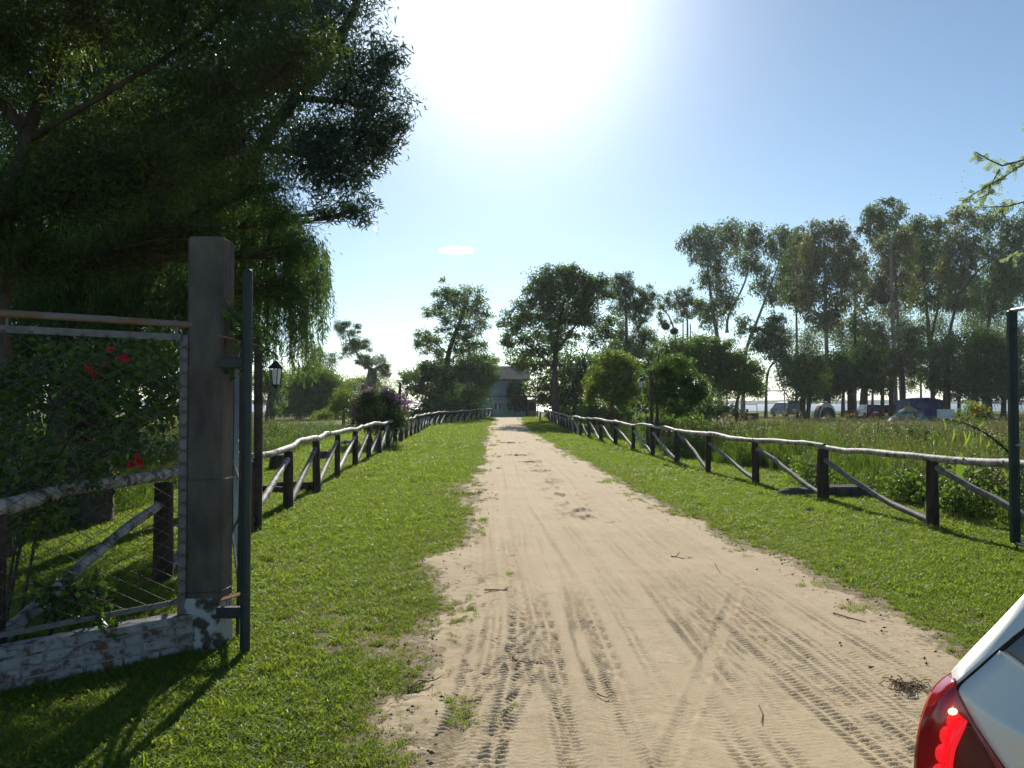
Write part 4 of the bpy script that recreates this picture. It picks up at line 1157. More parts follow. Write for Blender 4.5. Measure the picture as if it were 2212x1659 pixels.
# gum trees on the shore
gums = [
    ("forked_gum", "forked gum tree leaning left, first of the tall shore row", [([(285, 1500), (280, 1080), (240, 850), (218, 680), (205, 480)], .5, .1), ([(330, 1000), (330, 900), (450, 680), (490, 450)], .3, .09)],
     [(130, 400, 90, 46), (60, 430, 50, 36), (220, 370, 90, 46), (320, 350, 80, 40), (370, 400, 60, 46), (200, 460, 100, 46), (320, 460, 90, 46), (150, 520, 70, 40), (250, 560, 70, 46), (180, 650, 60, 44), (280, 640, 70, 60), (290, 770, 100, 60), (190, 820, 70, 56), (240, 900, 80, 60), (330, 830, 50, 40)], 'leaf_euc', 90),
    ("leaning_gum", "gum tree bent far to the right in the shore row", [([(430, 1500), (440, 1120), (520, 930), (610, 690), (665, 540)], .42, .1)],
     [(470, 370, 70, 46), (520, 350, 50, 40), (480, 450, 90, 50), (430, 560, 80, 46), (510, 560, 60, 46), (600, 420, 80, 46), (680, 380, 60, 40), (640, 490, 90, 50), (560, 610, 60, 50), (660, 720, 80, 50), (590, 780, 60, 40), (430, 960, 50, 60), (550, 700, 60, 40), (700, 600, 50, 60)], 'leaf_euc', 91),
    ("slim_gum", "slim upright gum tree between the bent gum and the widest crown", [([(770, 1500), (770, 1100), (765, 800), (770, 560)], .34, .08)],
     [(780, 390, 50, 46), (740, 430, 60, 50), (820, 440, 50, 50), (770, 510, 80, 56), (720, 580, 70, 50), (820, 560, 70, 60), (740, 670, 90, 56), (830, 700, 70, 60), (760, 780, 60, 50), (700, 780, 60, 40), (820, 830, 60, 60)], 'leaf_euc2', 92),
    ("wide_gum", "widest olive crowned gum tree in the middle of the shore row", [([(965, 1500), (965, 1200), (955, 800), (950, 420)], .6, .12), ([(960, 1000), (870, 820), (820, 700)], .22, .07), ([(960, 1000), (1050, 760), (1100, 580)], .24, .08)],
     [(900, 330, 50, 38), (880, 400, 60, 46), (960, 380, 60, 46), (1010, 350, 60, 40), (1065, 370, 40, 46), (920, 460, 100, 56), (1040, 450, 90, 56), (1110, 480, 60, 56), (970, 560, 120, 66), (1090, 560, 90, 66), (880, 560, 70, 60), (1170, 540, 60, 60), (900, 680, 100, 60), (1030, 670, 110, 60), (1150, 650, 80, 60), (880, 800, 70, 56), (1000, 800, 90, 60), (1120, 760, 80, 56), (1000, 900, 90, 46), (900, 920, 60, 46)], 'leaf_euc2', 93),
    ("bare_trunk_gum", "gum tree with a long bare dark trunk right of the widest crown", [([(1140, 1500), (1145, 1150), (1140, 850), (1150, 650)], .36, .1)],
     [(1150, 870, 80, 40), (1240, 920, 50, 34), (1220, 820, 50, 46), (1220, 640, 46, 70), (1230, 740, 50, 50), (1110, 960, 60, 40), (1200, 980, 60, 46)], 'leaf_euc', 94),
    ("tallest_gum", "tallest gum tree with an airy pale top", [([(1400, 1500), (1385, 1100), (1372, 700), (1365, 450), (1330, 300)], .5, .08), ([(1368, 480), (1400, 330), (1420, 230)], .16, .05)],
     [(1340, 165, 40, 22), (1390, 180, 40, 24), (1430, 220, 36, 26), (1400, 250, 36, 30), (1260, 215, 50, 30), (1220, 260, 60, 34), (1280, 290, 70, 40), (1200, 320, 40, 34), (1170, 350, 26, 20), (1330, 300, 60, 40), (1380, 320, 50, 30), (1260, 370, 60, 30), (1310, 240, 40, 26)], 'leaf_euc', 95),
    ("yellowish_gum", "yellowish gum tree just below the tallest airy top", [([(1440, 1500), (1420, 1100), (1400, 700), (1390, 480)], .46, .1)],
     [(1370, 390, 90, 46), (1440, 380, 60, 40), (1310, 470, 70, 60), (1400, 480, 90, 60), (1480, 470, 60, 60), (1310, 590, 70, 70), (1410, 600, 90, 70), (1340, 720, 80, 56), (1450, 720, 90, 66), (1290, 700, 40, 60), (1380, 830, 90, 50)], 'leaf_euc2', 96),
    ("dark_gum", "dark leafy gum tree with a forked trunk right of the yellowish one", [([(1640, 1500), (1610, 1000), (1580, 700), (1570, 460)], .5, .1), ([(1620, 1050), (1680, 800), (1680, 550)], .3, .08)],
     [(1540, 305, 70, 36), (1500, 350, 60, 40), (1620, 310, 80, 40), (1700, 320, 50, 40), (1560, 410, 90, 56), (1670, 420, 90, 56), (1520, 520, 90, 66), (1620, 530, 90, 66), (1700, 520, 70, 60), (1560, 660, 110, 66), (1680, 640, 100, 66), (1500, 780, 80, 56), (1620, 780, 90, 60), (1720, 760, 60, 50)], 'leaf_dark', 97),
    ("clumped_gum", "gum tree with clumped dark tufts at its top near the acacia bough", [([(1720, 1500), (1730, 1020), (1800, 750), (1850, 480)], .42, .1), ([(1800, 760), (1940, 580), (2050, 520)], .24, .06)],
     [(1800, 245, 70, 36), (1760, 275, 40, 30), (1870, 290, 60, 46), (1830, 370, 80, 56), (1890, 430, 60, 50), (1780, 500, 90, 66), (1860, 520, 70, 60), (1700, 620, 80, 60), (1800, 650, 100, 70), (1890, 640, 60, 60), (1770, 780, 70, 50), (1840, 800, 80, 50)], 'leaf_euc2', 98),
    ("edge_gum", "gum tree with upright boughs at the right edge above the gate", [([(1960, 1500), (1975, 980), (2040, 720), (2070, 580), (2062, 360)], .46, .08), ([(2065, 600), (2020, 480), (1985, 400)], .12, .05), ([(2070, 580), (2140, 450), (2180, 360)], .14, .05)],
     [(2050, 255, 70, 46), (2090, 210, 36, 26), (1980, 320, 60, 46), (1940, 300, 40, 26), (2130, 310, 50, 46), (2090, 400, 70, 46), (2000, 440, 60, 46), (2020, 520, 80, 50), (2150, 480, 80, 80), (2020, 610, 90, 60), (2110, 620, 100, 80), (1950, 720, 90, 56), (2050, 740, 100, 66), (2160, 720, 70, 80), (2200, 380, 60, 70), (2000, 840, 110, 50), (2260, 560, 90, 120), (2270, 300, 80, 80)], 'leaf_dark', 99),
]
for i, (nm, lab, tr, lo, lf, sd) in enumerate(gums):
    tree(nm, lab, "gum tree", 112 + (i * 7) % 17, [(z3p(a), r0 * .72, r1) for a, r0, r1 in tr], z3(lo), lf, bark='bark' if i in (4, 7, 8, 9) else 'bark_pale', Lv=7.8, asp=.33, cov=1.45, droop=1.0, nclump=40, sig=.145, seed=sd, group=GE, twigs=.5, limbr=.3, lsc=1.2, vs=1.25, zs=1.35)
# round shade trees in the camp
shade = [
    ("curved_trunk_tree", "bushy tree with a curved trunk right of the leaning gums", 84, [([(575, 1500), (580, 1300), (600, 1210), (690, 1150)], .16, .08)],
     [(600, 940, 70, 50), (570, 1000, 70, 46), (650, 1010, 80, 60), (620, 1080, 100, 46), (540, 1060, 46, 34), (690, 1090, 50, 50), (640, 900, 50, 40)], 'leaf_mid', 110),
    ("shade_willow", "round willow with whitewashed trunk left of the dome tent", 82, [([(808, 1540), (808, 1450), (815, 1360), (800, 1280)], .34, .2), ([(838, 1530), (850, 1440), (868, 1370)], .24, .14)],
     [(790, 1180, 100, 60), (860, 1170, 80, 60), (740, 1250, 80, 60), (830, 1270, 110, 60), (890, 1250, 60, 60), (770, 1330, 60, 50), (860, 1340, 70, 50), (700, 1180, 40, 50)], 'leaf_mid', 111),
    ("shade_willow", "round willow standing right behind the dome tent", 94, [([(960, 1500), (962, 1420), (965, 1340), (1000, 1290)], .5, .3)],
     [(960, 1220, 90, 60), (1030, 1170, 80, 60), (1010, 1270, 90, 60), (930, 1310, 60, 60), (990, 1350, 80, 36), (900, 1340, 40, 46)], 'leaf_mid', 112),
    ("shade_willow", "round willow over the picnic table right of the dome tent", 92, [([(1115, 1505), (1115, 1420), (1112, 1340)], .42, .28), ([(1060, 1500), (1062, 1420), (1075, 1340)], .16, .1)],
     [(1100, 1150, 90, 60), (1060, 1230, 80, 60), (1140, 1230, 90, 60), (1100, 1310, 80, 36), (1040, 1300, 40, 60)], 'leaf_dark', 113),
    ("shade_willow", "large willow with a thick trunk between the picnic table and the red car", 90, [([(1195, 1510), (1195, 1420), (1198, 1330)], .52, .36)],
     [(1200, 1130, 90, 60), (1170, 1220, 80, 60), (1240, 1220, 70, 70), (1200, 1300, 80, 36), (1270, 1300, 40, 50)], 'leaf_dark', 114),
    ("shade_willow", "drooping willow above the blue tarpaulin shelter", 98, [([(1372, 1500), (1370, 1380), (1372, 1250)], .3, .2), ([(1440, 1500), (1445, 1350), (1430, 1200)], .36, .22), ([(1312, 1500), (1315, 1350), (1320, 1250)], .25, .16)],
     [(1300, 1090, 80, 60), (1380, 1130, 110, 66), (1300, 1200, 70, 60), (1450, 1160, 80, 60), (1500, 1100, 60, 60), (1380, 1230, 100, 36), (1320, 1320, 50, 40), (1520, 1220, 50, 50), (1500, 980, 80, 60), (1280, 980, 60, 60)], 'leaf_euc2', 115),
    ("dense_willow", "dense dark willow behind the white box beside the blue shelter", 86, [([(1720, 1510), (1720, 1400), (1725, 1300)], .42, .3), ([(1800, 1510), (1800, 1400)], .2, .15)],
     [(1720, 1080, 100, 60), (1680, 1180, 90, 70), (1780, 1180, 110, 80), (1720, 1280, 110, 60), (1840, 1280, 90, 70), (1660, 1280, 40, 60), (1800, 1030, 110, 50), (1790, 1350, 90, 40)], 'leaf_mid', 116),
    ("dense_willow", "broad dense dark willow left of the right gate leaf", 80, [([(1900, 1500), (1900, 1400), (1905, 1300)], .45, .3), ([(2000, 1500), (1995, 1400)], .3, .2), ([(2080, 1500), (2080, 1400)], .3, .2)],
     [(1900, 1100, 110, 60), (1880, 1200, 110, 70), (2000, 1170, 120, 80), (1960, 1280, 130, 70), (2090, 1240, 100, 90), (1960, 1010, 120, 50), (2080, 1060, 100, 80), (2100, 1340, 90, 60), (1950, 1360, 110, 40), (2200, 1150, 90, 130), (2240, 1320, 80, 80)], 'leaf_dark', 117)]
for nm, lab, dep, tr, lo, lf, sd in shade:
    tree(nm, lab, "tree", dep, [(z3p(a), r0, r1) for a, r0, r1 in tr], z3([(a, b_ + 22, c, d) for a, b_, c, d in lo]), lf, Lv=7.2, asp=.36, cov=1.6, droop=.9, nclump=36, sig=.19, seed=sd, group=GS, twigs=.25, lsc=1.25, vs=1.2)


for i, (lab, lo, tr, sd) in enumerate([
    ("ragged low tree far back left of the tallest airy gum", [(1830, 790, 26, 26), (1815, 740, 24, 30), (1850, 745, 22, 28), (1800, 800, 20, 20), (1790, 700, 26, 26)], [([(1822, 892), (1824, 800)], .2, .1)], 181),
    ("ragged low tree far back between the picnic table willow and the red car", [(1885, 770, 30, 26), (1870, 720, 26, 26), (1905, 730, 26, 30), (1900, 800, 20, 16), (1930, 700, 26, 30)], [([(1884, 892), (1886, 780)], .22, .1)], 182),
    ("ragged low tree far back behind the blue shelter", [(1985, 760, 30, 30), (1960, 720, 24, 26), (2010, 700, 30, 34), (1990, 810, 24, 16), (2030, 770, 26, 30), (1960, 830, 18, 14)], [([(1990, 892), (1990, 790)], .22, .1)], 183),
    ("ragged low tree far back left of the dome tent behind the whitewashed trunk", [(1745, 740, 26, 28), (1720, 770, 24, 22), (1765, 780, 24, 22), (1735, 810, 26, 14), (1700, 730, 18, 20)], [([(1745, 892), (1745, 790)], .2, .1)], 184),
    ("ragged tall tree far back at the right edge above the gate leaf", [(2110, 690, 34, 34), (2160, 640, 36, 40), (2200, 720, 36, 40), (2140, 740, 34, 30), (2080, 640, 30, 30), (2200, 590, 34, 40)], [([(2130, 892), (2130, 740)], .25, .1)], 185),
    ("ragged low tree far back behind the barbecue", [(1560, 840, 24, 14), (1600, 830, 26, 16), (1530, 850, 20, 12), (1640, 850, 14, 10)], [([(1570, 892), (1570, 850)], .2, .1)], 186)]):
    tree("shore_tree", lab, "tree", 128 + i, tr, lo, 'leaf_euc' if i % 2 else 'leaf_mid', Lv=4.4, asp=.38, cov=1.5, droop=.9, nclump=20, sig=.32, seed=sd, group="low trees far back on the shore", twigs=.4, zs=1.1)

# nests in the gums
def nest(label, vx, vy, Y, r):
    mb = MB(); rg = np.random.default_rng(int(vx))
    c = P(vx, vy, Y)
    n = 9
    for th in range(2):
        pass
    V = []
    for i in range(7):
        a = -math.pi / 2 + math.pi * i / 6
        V.append([np.array([r * math.cos(a) * math.cos(b_) * rg.uniform(.9, 1.12), r * math.cos(a) * math.sin(b_) * rg.uniform(.9, 1.12), r * .85 * math.sin(a)]) for b_ in np.linspace(0, 2 * math.pi, n)])
    V = np.array(V); V[:, -1] = V[:, 0]
    mb.grid(V + c)
    for i in range(60):
        d = unit(rg.normal(size=3)); p = c + d * r * .8
        mb.tube([p, p + unit(d + rg.normal(size=3) * .8) * r * .7], [.015, .008], 3, cap=False)
    tag(mb.build("nest", M['cloth_dark'], None, c), label, "nest", "stick nests in the gum trees")


nest("round stick nest, left of the two on the thin gum's bough", 1438, 705, 78, .42)
nest("round stick nest, right of the two on the thin gum's bough", 1457, 716, 78, .42)
nest("dark stick nest in the crook of the bent gum", 1626, 712, 119, .6)
nest("large dark stick nest in the gum below the tallest airy top", 1908, 645, 118, .95)

# acacia bough that reaches in from the right
rg = np.random.default_rng(130)
AY = 9.6
bx = np.array([9.4, 9.8, 0])
t = thing("acacia_tree", "thin acacia whose grey green sprays reach in at the upper right edge", "tree", bx)
tm, lm = MB(), MB()
tm.tube([bx + [0, 0, -.2], bx + [-.1, 0, 2], bx + [-.5, -.1, 4.2], bx + [-1.1, -.1, 5.6]], [.12, .10, .08, .05], 8)


def bough(pts, r0, n_sub):
    p = np.array([P(a, b_, AY) for a, b_ in pts])
    tm.tube(p, np.linspace(r0, .006, len(p)), 5)
    s = np.linspace(0, len(p) - 1, int(n_sub * 1.8))
    for q in s:
        i = min(int(q), len(p) - 2); o = p[i] + (p[i + 1] - p[i]) * (q - i)
        d = unit(rg.normal(size=3) * .6 + unit(p[-1] - p[0]) * .5 + np.array([0, 0, -.25]))
        L = rg.uniform(.06, .15)
        m_ = 34
        f = np.repeat(np.linspace(.1, 1, m_ // 2), 2)
        sd = np.tile([1, -1], m_ // 2)
        sdv = unit(np.cross(d, [0.2, 1, .3]))
        pos = o + d * (f * L)[:, None]
        dd = sdv * sd[:, None] + d * .6 + rg.normal(size=(m_, 3)) * .35
        lm.leaves(pos, dd, np.tile(np.cross(d, sdv), (m_, 1)) + rg.normal(size=(m_, 3)) * .6, .028, .011, np.clip(rg.normal(.5, .2, m_), 0, 1))


bough([(2320, 300), (2260, 330), (2212, 345), (2165, 358), (2130, 342), (2108, 328)], .016, 20)
bough([(2212, 352), (2175, 378), (2145, 395), (2110, 415), (2078, 436)], .010, 18)
bough([(2290, 400), (2212, 436), (2175, 446), (2105, 448)], .010, 9)
bough([(2160, 365), (2140, 400), (2135, 420), (2115, 428)], .007, 9)
bough([(2330, 230), (2260, 250), (2215, 268)], .012, 8)
bough([(2320, 500), (2250, 530), (2200, 545), (2180, 560)], .012, 9)
tm.tube([bx + [-.5, -.1, 4.2], (bx + P(2320, 300, AY)) / 2 + [0, 0, 2.0], P(2320, 300, AY)], [.06, .04, .016], 6)
tm.tube([bx + [-.5, -.1, 4.2], P(2320, 400, AY) + [.2, 0, .1], P(2290, 400, AY)], [.05, .03, .010], 6)
tm.tube([bx + [-1.1, -.1, 5.6], P(2330, 230, AY)], [.04, .012], 6)
tm.tube([bx + [-.3, 0, 3.2], P(2320, 500, AY)], [.04, .012], 6)
for i in range(40):
    c = bx + np.array([rg.normal() * .9 - .2, rg.normal() * 1.2, 5.2 + rg.normal() * .8])
    lm.leaves(c + rg.normal(size=(60, 3)) * .25, rg.normal(size=(60, 3)), rg.normal(size=(60, 3)), .045, .015, rg.random(60))
tm.build("trunk", M['bark'], t, bx); lm.build("crown", M['leaf_acacia'], t, bx)

# ------------------------------------------------------------------ house at the end of the track
HY_ = 92.0
hk = .00522                                       # metres per drawing unit on the house front


def hx(zx): return gx(1015.2 + zx * .09766, HY_)
def hz(zy): return P(1100, 756 + zy * .09766, HY_)[2]


h0 = np.array([hx(600), HY_, 0.])
house = thing("house", "two storey blue grey house with sheet roof at the end of the track", "house", h0)
xl_, xr_ = hx(-900), hx(1230)
slab = hz(1035); eave = hz(640); ridge = hz(318)
dpt = 9.0


def hb(name, x0, x1, z0, z1, y0, y1, m_, parent=None, bevel=0):
    return MB().box(((x0 + x1) / 2 - h0[0], (y0 + y1) / 2, (z0 + z1) / 2), (x1 - x0, y1 - y0, z1 - z0), bevel=bevel).build(name, M[m_], parent or house)


# lower wall in pieces round the openings
wx0, wx1, wz0, wz1 = hx(530), hx(700), hz(1335), hz(1165)
vx0, vx1 = hx(800), hx(880)
lw = MB()
for x0, x1, z0, z1 in ((xl_, wx0, 0, slab), (wx0, wx1, 0, wz0), (wx0, wx1, wz1, slab), (wx1, vx0, 0, slab), (vx0, vx1, 0, wz0), (vx0, vx1, wz1, slab), (vx1, xr_, 0, slab)):
    lw.box(((x0 + x1) / 2 - h0[0], .12, (z0 + z1) / 2 - .1), (x1 - x0, .24, z1 - z0 + (.2 if z0 == 0 else 0)))
lw.box(((xl_ + xr_) / 2 - h0[0], dpt / 2 + 1, slab / 2), (xr_ - xl_ - .1, dpt - 1.6, slab - .05))
lw.build("lower_wall", M['blue_wall'], house)
for (a, b_, n_) in ((wx0, wx1, 2), (vx0, vx1, 1)):
    w_ = hb("window", a + .02, b_ - .02, wz0 + .02, wz1 - .02, .14, .18, 'glass')
    fm = MB()
    cxm = np.linspace(a, b_, n_ + 1)
    for q in cxm:
        fm.box((np.clip(q, a + .04, b_ - .04) - h0[0], .06, (wz0 + wz1) / 2), (.08 if n_ == 1 or q in (a, b_) else .22, .07, wz1 - wz0))
    for z in (wz0 + .03, wz1 - .03):
        fm.box(((a + b_) / 2 - h0[0], .065, z), (b_ - a, .06, .06))
    fm.build("frame", M['white'], w_)
hb("lintel", wx0 - .25, hx(790), wz1 + .02, wz1 + .09, -.10, .0, 'white')
hb("floor_slab", xl_ - .05, hx(1235), slab - .02, slab + .14, -.10, dpt, 'roof_metal')
hb("upper_wall", xl_ + .1, xr_ - .05, slab + .14, eave, .05, dpt - .3, 'blue_wall')
# gable roof, ridge running across the view, near slope facing the track
rx0, rx1 = xl_ - .3, hx(1330)
rf = MB()
e0 = np.array([[rx0, -.45, eave - .05], [rx1, -.45, eave - .05]]); rr_ = np.array([[rx0, dpt / 2, ridge], [rx1, dpt / 2, ridge]]); e1 = np.array([[rx0, dpt + .3, eave - .05], [rx1, dpt + .3, eave - .05]])
nn = 90
xs = np.linspace(rx0, rx1, nn)
wav = .03 * np.sin(np.arange(nn) * math.pi / 1.0 * .5 * 2 + .01) + .02 * (np.arange(nn) % 2)
V = np.array([[[x - h0[0], yy, zz + w_] for x, w_ in zip(xs, wav)] for yy, zz in ((-.45, eave - .05), (dpt / 2, ridge), (dpt + .3, eave - .05))])
rf.grid(V, smooth=False); rf.grid(V[::-1] - np.array([0, 0, .06]), smooth=False)
rf.build("roof", M['roof_metal'], house)
hb("fascia", rx0, rx1, eave - .22, eave - .10, -.42, -.36, 'roof_metal')
gb = MB()
for x in (xl_ + .1, xr_ - .05):
    gb.add([[x - h0[0], .05, eave], [x - h0[0], dpt - .3, eave], [x - h0[0], dpt / 2, ridge - .1]], [(0, 1, 2)])
gb.build("gable", M['blue_wall'], house)
# porch on the right: roof deck, rail, tan front
px0, px1 = hx(1240), hx(1540)
hb("porch_deck", px0, px1, hz(1050), hz(1012), -1.3, 3.0, 'steel_grey')
rl = MB()
for x in (px0 + .05, (px0 + px1) / 2, px1 - .05):
    rl.box((x - h0[0], -1.22, (hz(930) + hz(1012)) / 2), (.05, .05, hz(860) - hz(1012)))
for z in (hz(935), hz(975)):
    rl.box(((px0 + px1) / 2 - h0[0], -1.22, z), (px1 - px0, .04, .05))
rl.build("porch_rail", M['steel_grey'], house)
for x in (px0 + .08, hx(1490)):
    hb("porch_post", x - .07, x + .07, 0, hz(1050), -1.2, -1.06, 'dark_wood')
fr_ = hb("front_door_wall", hx(1268), hx(1478), 0, hz(1090), .3, .42, 'tan_door')
hb("dark_door_glass", hx(1300), hx(1445), hz(1340), hz(1150), .26, .30, 'dark_wood', fr_)
hb("side_wall", xr_ - .05, hx(1268), 0, hz(1050), .32, .5, 'dark_wood')
# shrub that climbs the middle of the front
rg = np.random.default_rng(140)
cl = [(P(1015.2 + rg.uniform(870, 1190) * .09766 + rg.normal() * 1.5, 756 + rg.uniform(760, 1290) * .09766, 91.2 + rg.uniform(-.5, .3)), rg.uniform(.2, .4)) for i in range(110)]
leafy_bush("climbing_shrub", "dark purple leaved shrub climbing the front of the house", "shrub", [[np.array([hx(1000), 91.4, 0]), np.array([hx(990), 91.3, 1.4]), np.array([hx(1010), 91.2, 3.2])]], cl, 'leaf_deep', .26, .6, 26, 141)

# white roofed shelter to the left
t = thing("canopy", "white roofed open shelter between the purple bush and the dense trees", "shelter", (gx(893, 84), 84, 0))
k = 84 * KV
x0, x1 = -19 * k, 19 * k
zt = P(893, 866, 84)[2]; zb = P(893, 874, 84)[2]
V = np.array([[[x, y, zb + (zt - zb) * (1 - (x / x1) ** 2)] for x in np.linspace(x0, x1, 11)] for y in (-1.2, 1.6)])
mbx = MB().grid(V); mbx.grid((V - [0, 0, .08])[::-1]); mbx.build("roof", M['white'], t)
for x in (x0 + .1, x1 - .1):
    for y in (-1.1, 1.5):
        MB().tube([(x, y, -.1), (x, y, zb)], .05, 6).build("post", M['steel_grey'], t)
hbm = MB().box((x1 * .55, .4, .45), (1.0, .6, .9)).build("counter", M['dark_wood'], t)

# ------------------------------------------------------------------ vehicles


def vehicle(name, label, cat, loc, rz, L, W_, H, paint, kind="hatch", group=None, raised=False):
    t = thing(name, label, cat, loc, group, rz)
    # y forward; body loft of side profile
    gl_z = .30; belt = H * .58
    if kind == "van":
        prof = [(-L / 2, gl_z), (-L / 2 - .02, belt), (-L / 2 + .10, H - .06), (-L / 2 + .25, H), (L * .18, H), (L * .30, H - .12), (L * .42, belt + .04), (L / 2, belt - .10), (L / 2, gl_z)]
    else:
        prof = [(-L / 2, gl_z), (-L / 2 - .04, belt - .08), (-L / 2 + .06, belt + .03), (-L / 2 + .42, H - .04), (-L / 2 + .8, H), (L * .08, H), (L * .17, H - .06), (L * .30, belt + .05), (L / 2 - .1, belt - .10), (L / 2, belt - .3), (L / 2, gl_z)]
    prof = np.array(prof)
    n = len(prof)
    rows = []
    for f, inset in ((-1, .5), (-.94, .02), (-.80, -.03), (.80, -.03), (.94, .02), (1, .5)):
        r = []
        for yv, zv in prof:
            tum = max(0, (zv - belt) / (H - belt)) * .13 * W_
            sgn = np.sign(f)
            xx = sgn * (abs(f) * W_ / 2 - tum * (1 if abs(f) > .7 else 0))
            zz = zv - (0.05 if abs(f) == 1 and zv > belt else 0)
            r.append((xx, yv * (1 - (.02 if abs(f) == 1 else 0)), zz))
        rows.append(r)
    bm = MB().grid(np.array(rows), smooth=False)
    bot = np.array(rows)
    for side in (0, -1):
        poly = bot[side]
        cen = np.array([[poly[:, 0].mean(), 0, belt * .8]])
        m_ = len(poly)
        bm.add(np.vstack([poly, cen]), [(i, (i + 1) % m_, m_) if side == 0 else ((i + 1) % m_, i, m_) for i in range(m_)])
    bm.build("body", M[paint], t)
    # glass set just proud of the paint
    def quad(name, pts, m_):
        return MB().add(np.array(pts), [(0, 1, 2, 3)]).build(name, M[m_], t)
    if kind == "van":
        yb0, yb1 = -L / 2 - .035, -L / 2 + .07
    else:
        yb0, yb1 = -L / 2 + .055, -L / 2 + .36
    if not raised:
        wq = W_ * .40
        quad("rear_window", [(-wq, yb0 - .015 + (.03 if kind == 'van' else .05), belt + .09), (wq, yb0 - .015 + (.03 if kind == 'van' else .05), belt + .09), (wq * .86, yb1 - .03, H - .10), (-wq * .86, yb1 - .03, H - .10)], 'glass')
    else:
        quad("rear_opening", [(-W_ * .4, yb0 - .03, .55), (W_ * .4, yb0 - .03, .55), (W_ * .36, yb1 - .06, H - .1), (-W_ * .36, yb1 - .06, H - .1)], 'glass')
        MB().box((0, -L / 2 - .45, H + .03), (W_ * .9, 1.15, .05), R=np.array(Euler((rad(-6), 0, 0)).to_matrix())).build("raised_tailgate", M[paint], t)
    for s in (-1, 1):
        xo = s * (W_ / 2 + .03)
        xi = s * (W_ / 2 * .80)
        q = [(s * (W_ * .47 + .012), -L * .36, belt + .06), (s * (W_ * .47 + .012), L * .26, belt + .06), (s * (W_ * .47 - .09 * W_), L * .12, H - .10), (s * (W_ * .47 - .09 * W_), -L * .30, H - .10)]
        quad("side_window", q if s > 0 else q[::-1], 'glass')
        MB().box((s * W_ * .40, -L / 2 - .035, belt - .12), (W_ * .13, .05, .20), bevel=.01).build("tail_lamp", M['tail_red'], t)
        MB().box((s * W_ * .40, L / 2 - .03, belt - .30), (W_ * .16, .07, .13), bevel=.01).build("headlamp", M['lamp_glass'], t)
        for yv in (-L * .31, L * .31):
            w_ = MB().tube([(s * (W_ / 2 - .19), yv, .30), (s * (W_ / 2 + .005), yv, .30)], .30, 16).build("wheel", M['tyre'], t)
            MB().tube([(s * (W_ / 2 - .02), yv, .30), (s * (W_ / 2 + .012), yv, .30)], .18, 10).build("rim", M['steel_grey'], w_)
    MB().box((0, -L / 2 - .05, .42), (W_ * .96, .12, .20), bevel=.03).build("rear_bumper", M[paint], t)
    MB().box((0, -L / 2 - .055, belt - .14), (.48, .02, .11)).build("number_plate", M['white'], t)
    return t


vehicle("parked_car", "dark red hatchback seen from behind beside the big willow and blue shelter", "car", (gx(1896, 77), 79, 0), rad(-6), 3.9, 1.62, 1.45, 'car_red')
vehicle("parked_car", "small dark red car mostly hidden behind the trunks left of the blue shelter", "car", (gx(1930, 100), 101, 0), rad(70), 3.9, 1.65, 1.38, 'car_red')
vehicle("parked_van", "dark van tinted brown for lens flare, its tailgate raised left of the whitewashed willow trunk", "van", (gx(1710, 90), 92, 0), rad(8), 4.2, 1.72, 1.72, 'car_flare_brown', 'van', raised=True)
vehicle("parked_van", "dark grey van parked under the round willow beyond the left meadow", "van", (gx(626, 98), 99, -.05), rad(-38), 4.2, 1.7, 1.8, 'car_dark', 'van')
vehicle("parked_car", "dark blue car half hidden behind the purple flowering bush", "car", (gx(747, 84), 85, 0), rad(-10), 3.9, 1.65, 1.45, 'car_blue')

# ------------------------------------------------------------------ the camp
# dome tent
def dome(name, label, vx, vyb, Y, w, dlen, h, body, front=None, band=None, rz=0, square=2.6):
    t = thing(name, label, "tent", (gx(vx, Y), Y, 0), "tents in the lakeside camp", rz)
    nu, nv = 21, 13
    def sec(y, sc):
        a = np.linspace(0, math.pi, nu)
        x = np.sign(np.cos(a)) * np.abs(np.cos(a)) ** (2 / square) * w / 2 * sc
        z = np.abs(np.sin(a)) ** (2 / (square - .4)) * h * sc
        return np.stack([x, 0 * x + y, z], 1)
    ys_ = np.linspace(0, dlen, nv)
    V = np.array([sec(y, math.sqrt(max(.02, 1 - (2 * y / dlen - 1) ** 4 * .9)) if 0 < y < dlen else .62) for y in ys_])
    return t, V


t, V = dome("dome_tent", "dark domed tent with a cream band over its arched front", 1791, 904, 81, 1.85, 2.4, 1.62, None)
MB().grid(V[2:]).build("body", M['cream_cloth'], t)
fr0 = V[2].copy(); fr0[:, 1] -= .02
f2 = fr0.copy(); f2[:, 0] *= .93; f2[:, 2] *= .80; f2[:, 1] -= .03
cen = np.array([[0, f2[0, 1] - .10, .55]])
MB().add(np.vstack([f2, cen]), [(i, i + 1, len(f2)) for i in range(len(f2) - 1)]).build("front_panel", M['grey_cloth'], t)
MB().grid(np.array([fr0, f2])).build("arch_band", M['cream_cloth'], t)
sd = MB()
for s in (1, -1):
    ix = slice(0, 7) if s > 0 else slice(14, 21)
    q = V[2:9, ix] * np.array([1.012, 1, 1.0])
    sd.grid(q)
sd.build("side_panels", M['grey_cloth'], t)
MB().grid(np.array([[[.30 * math.cos(a) * r, 1.0 + .4 * math.sin(a) * r, 1.70 + .09 * (1 - r)] for a in np.linspace(0, 2 * math.pi, 13)] for r in (0.02, .5, 1)])).build("vent_cap", M['cream_cloth'], t)
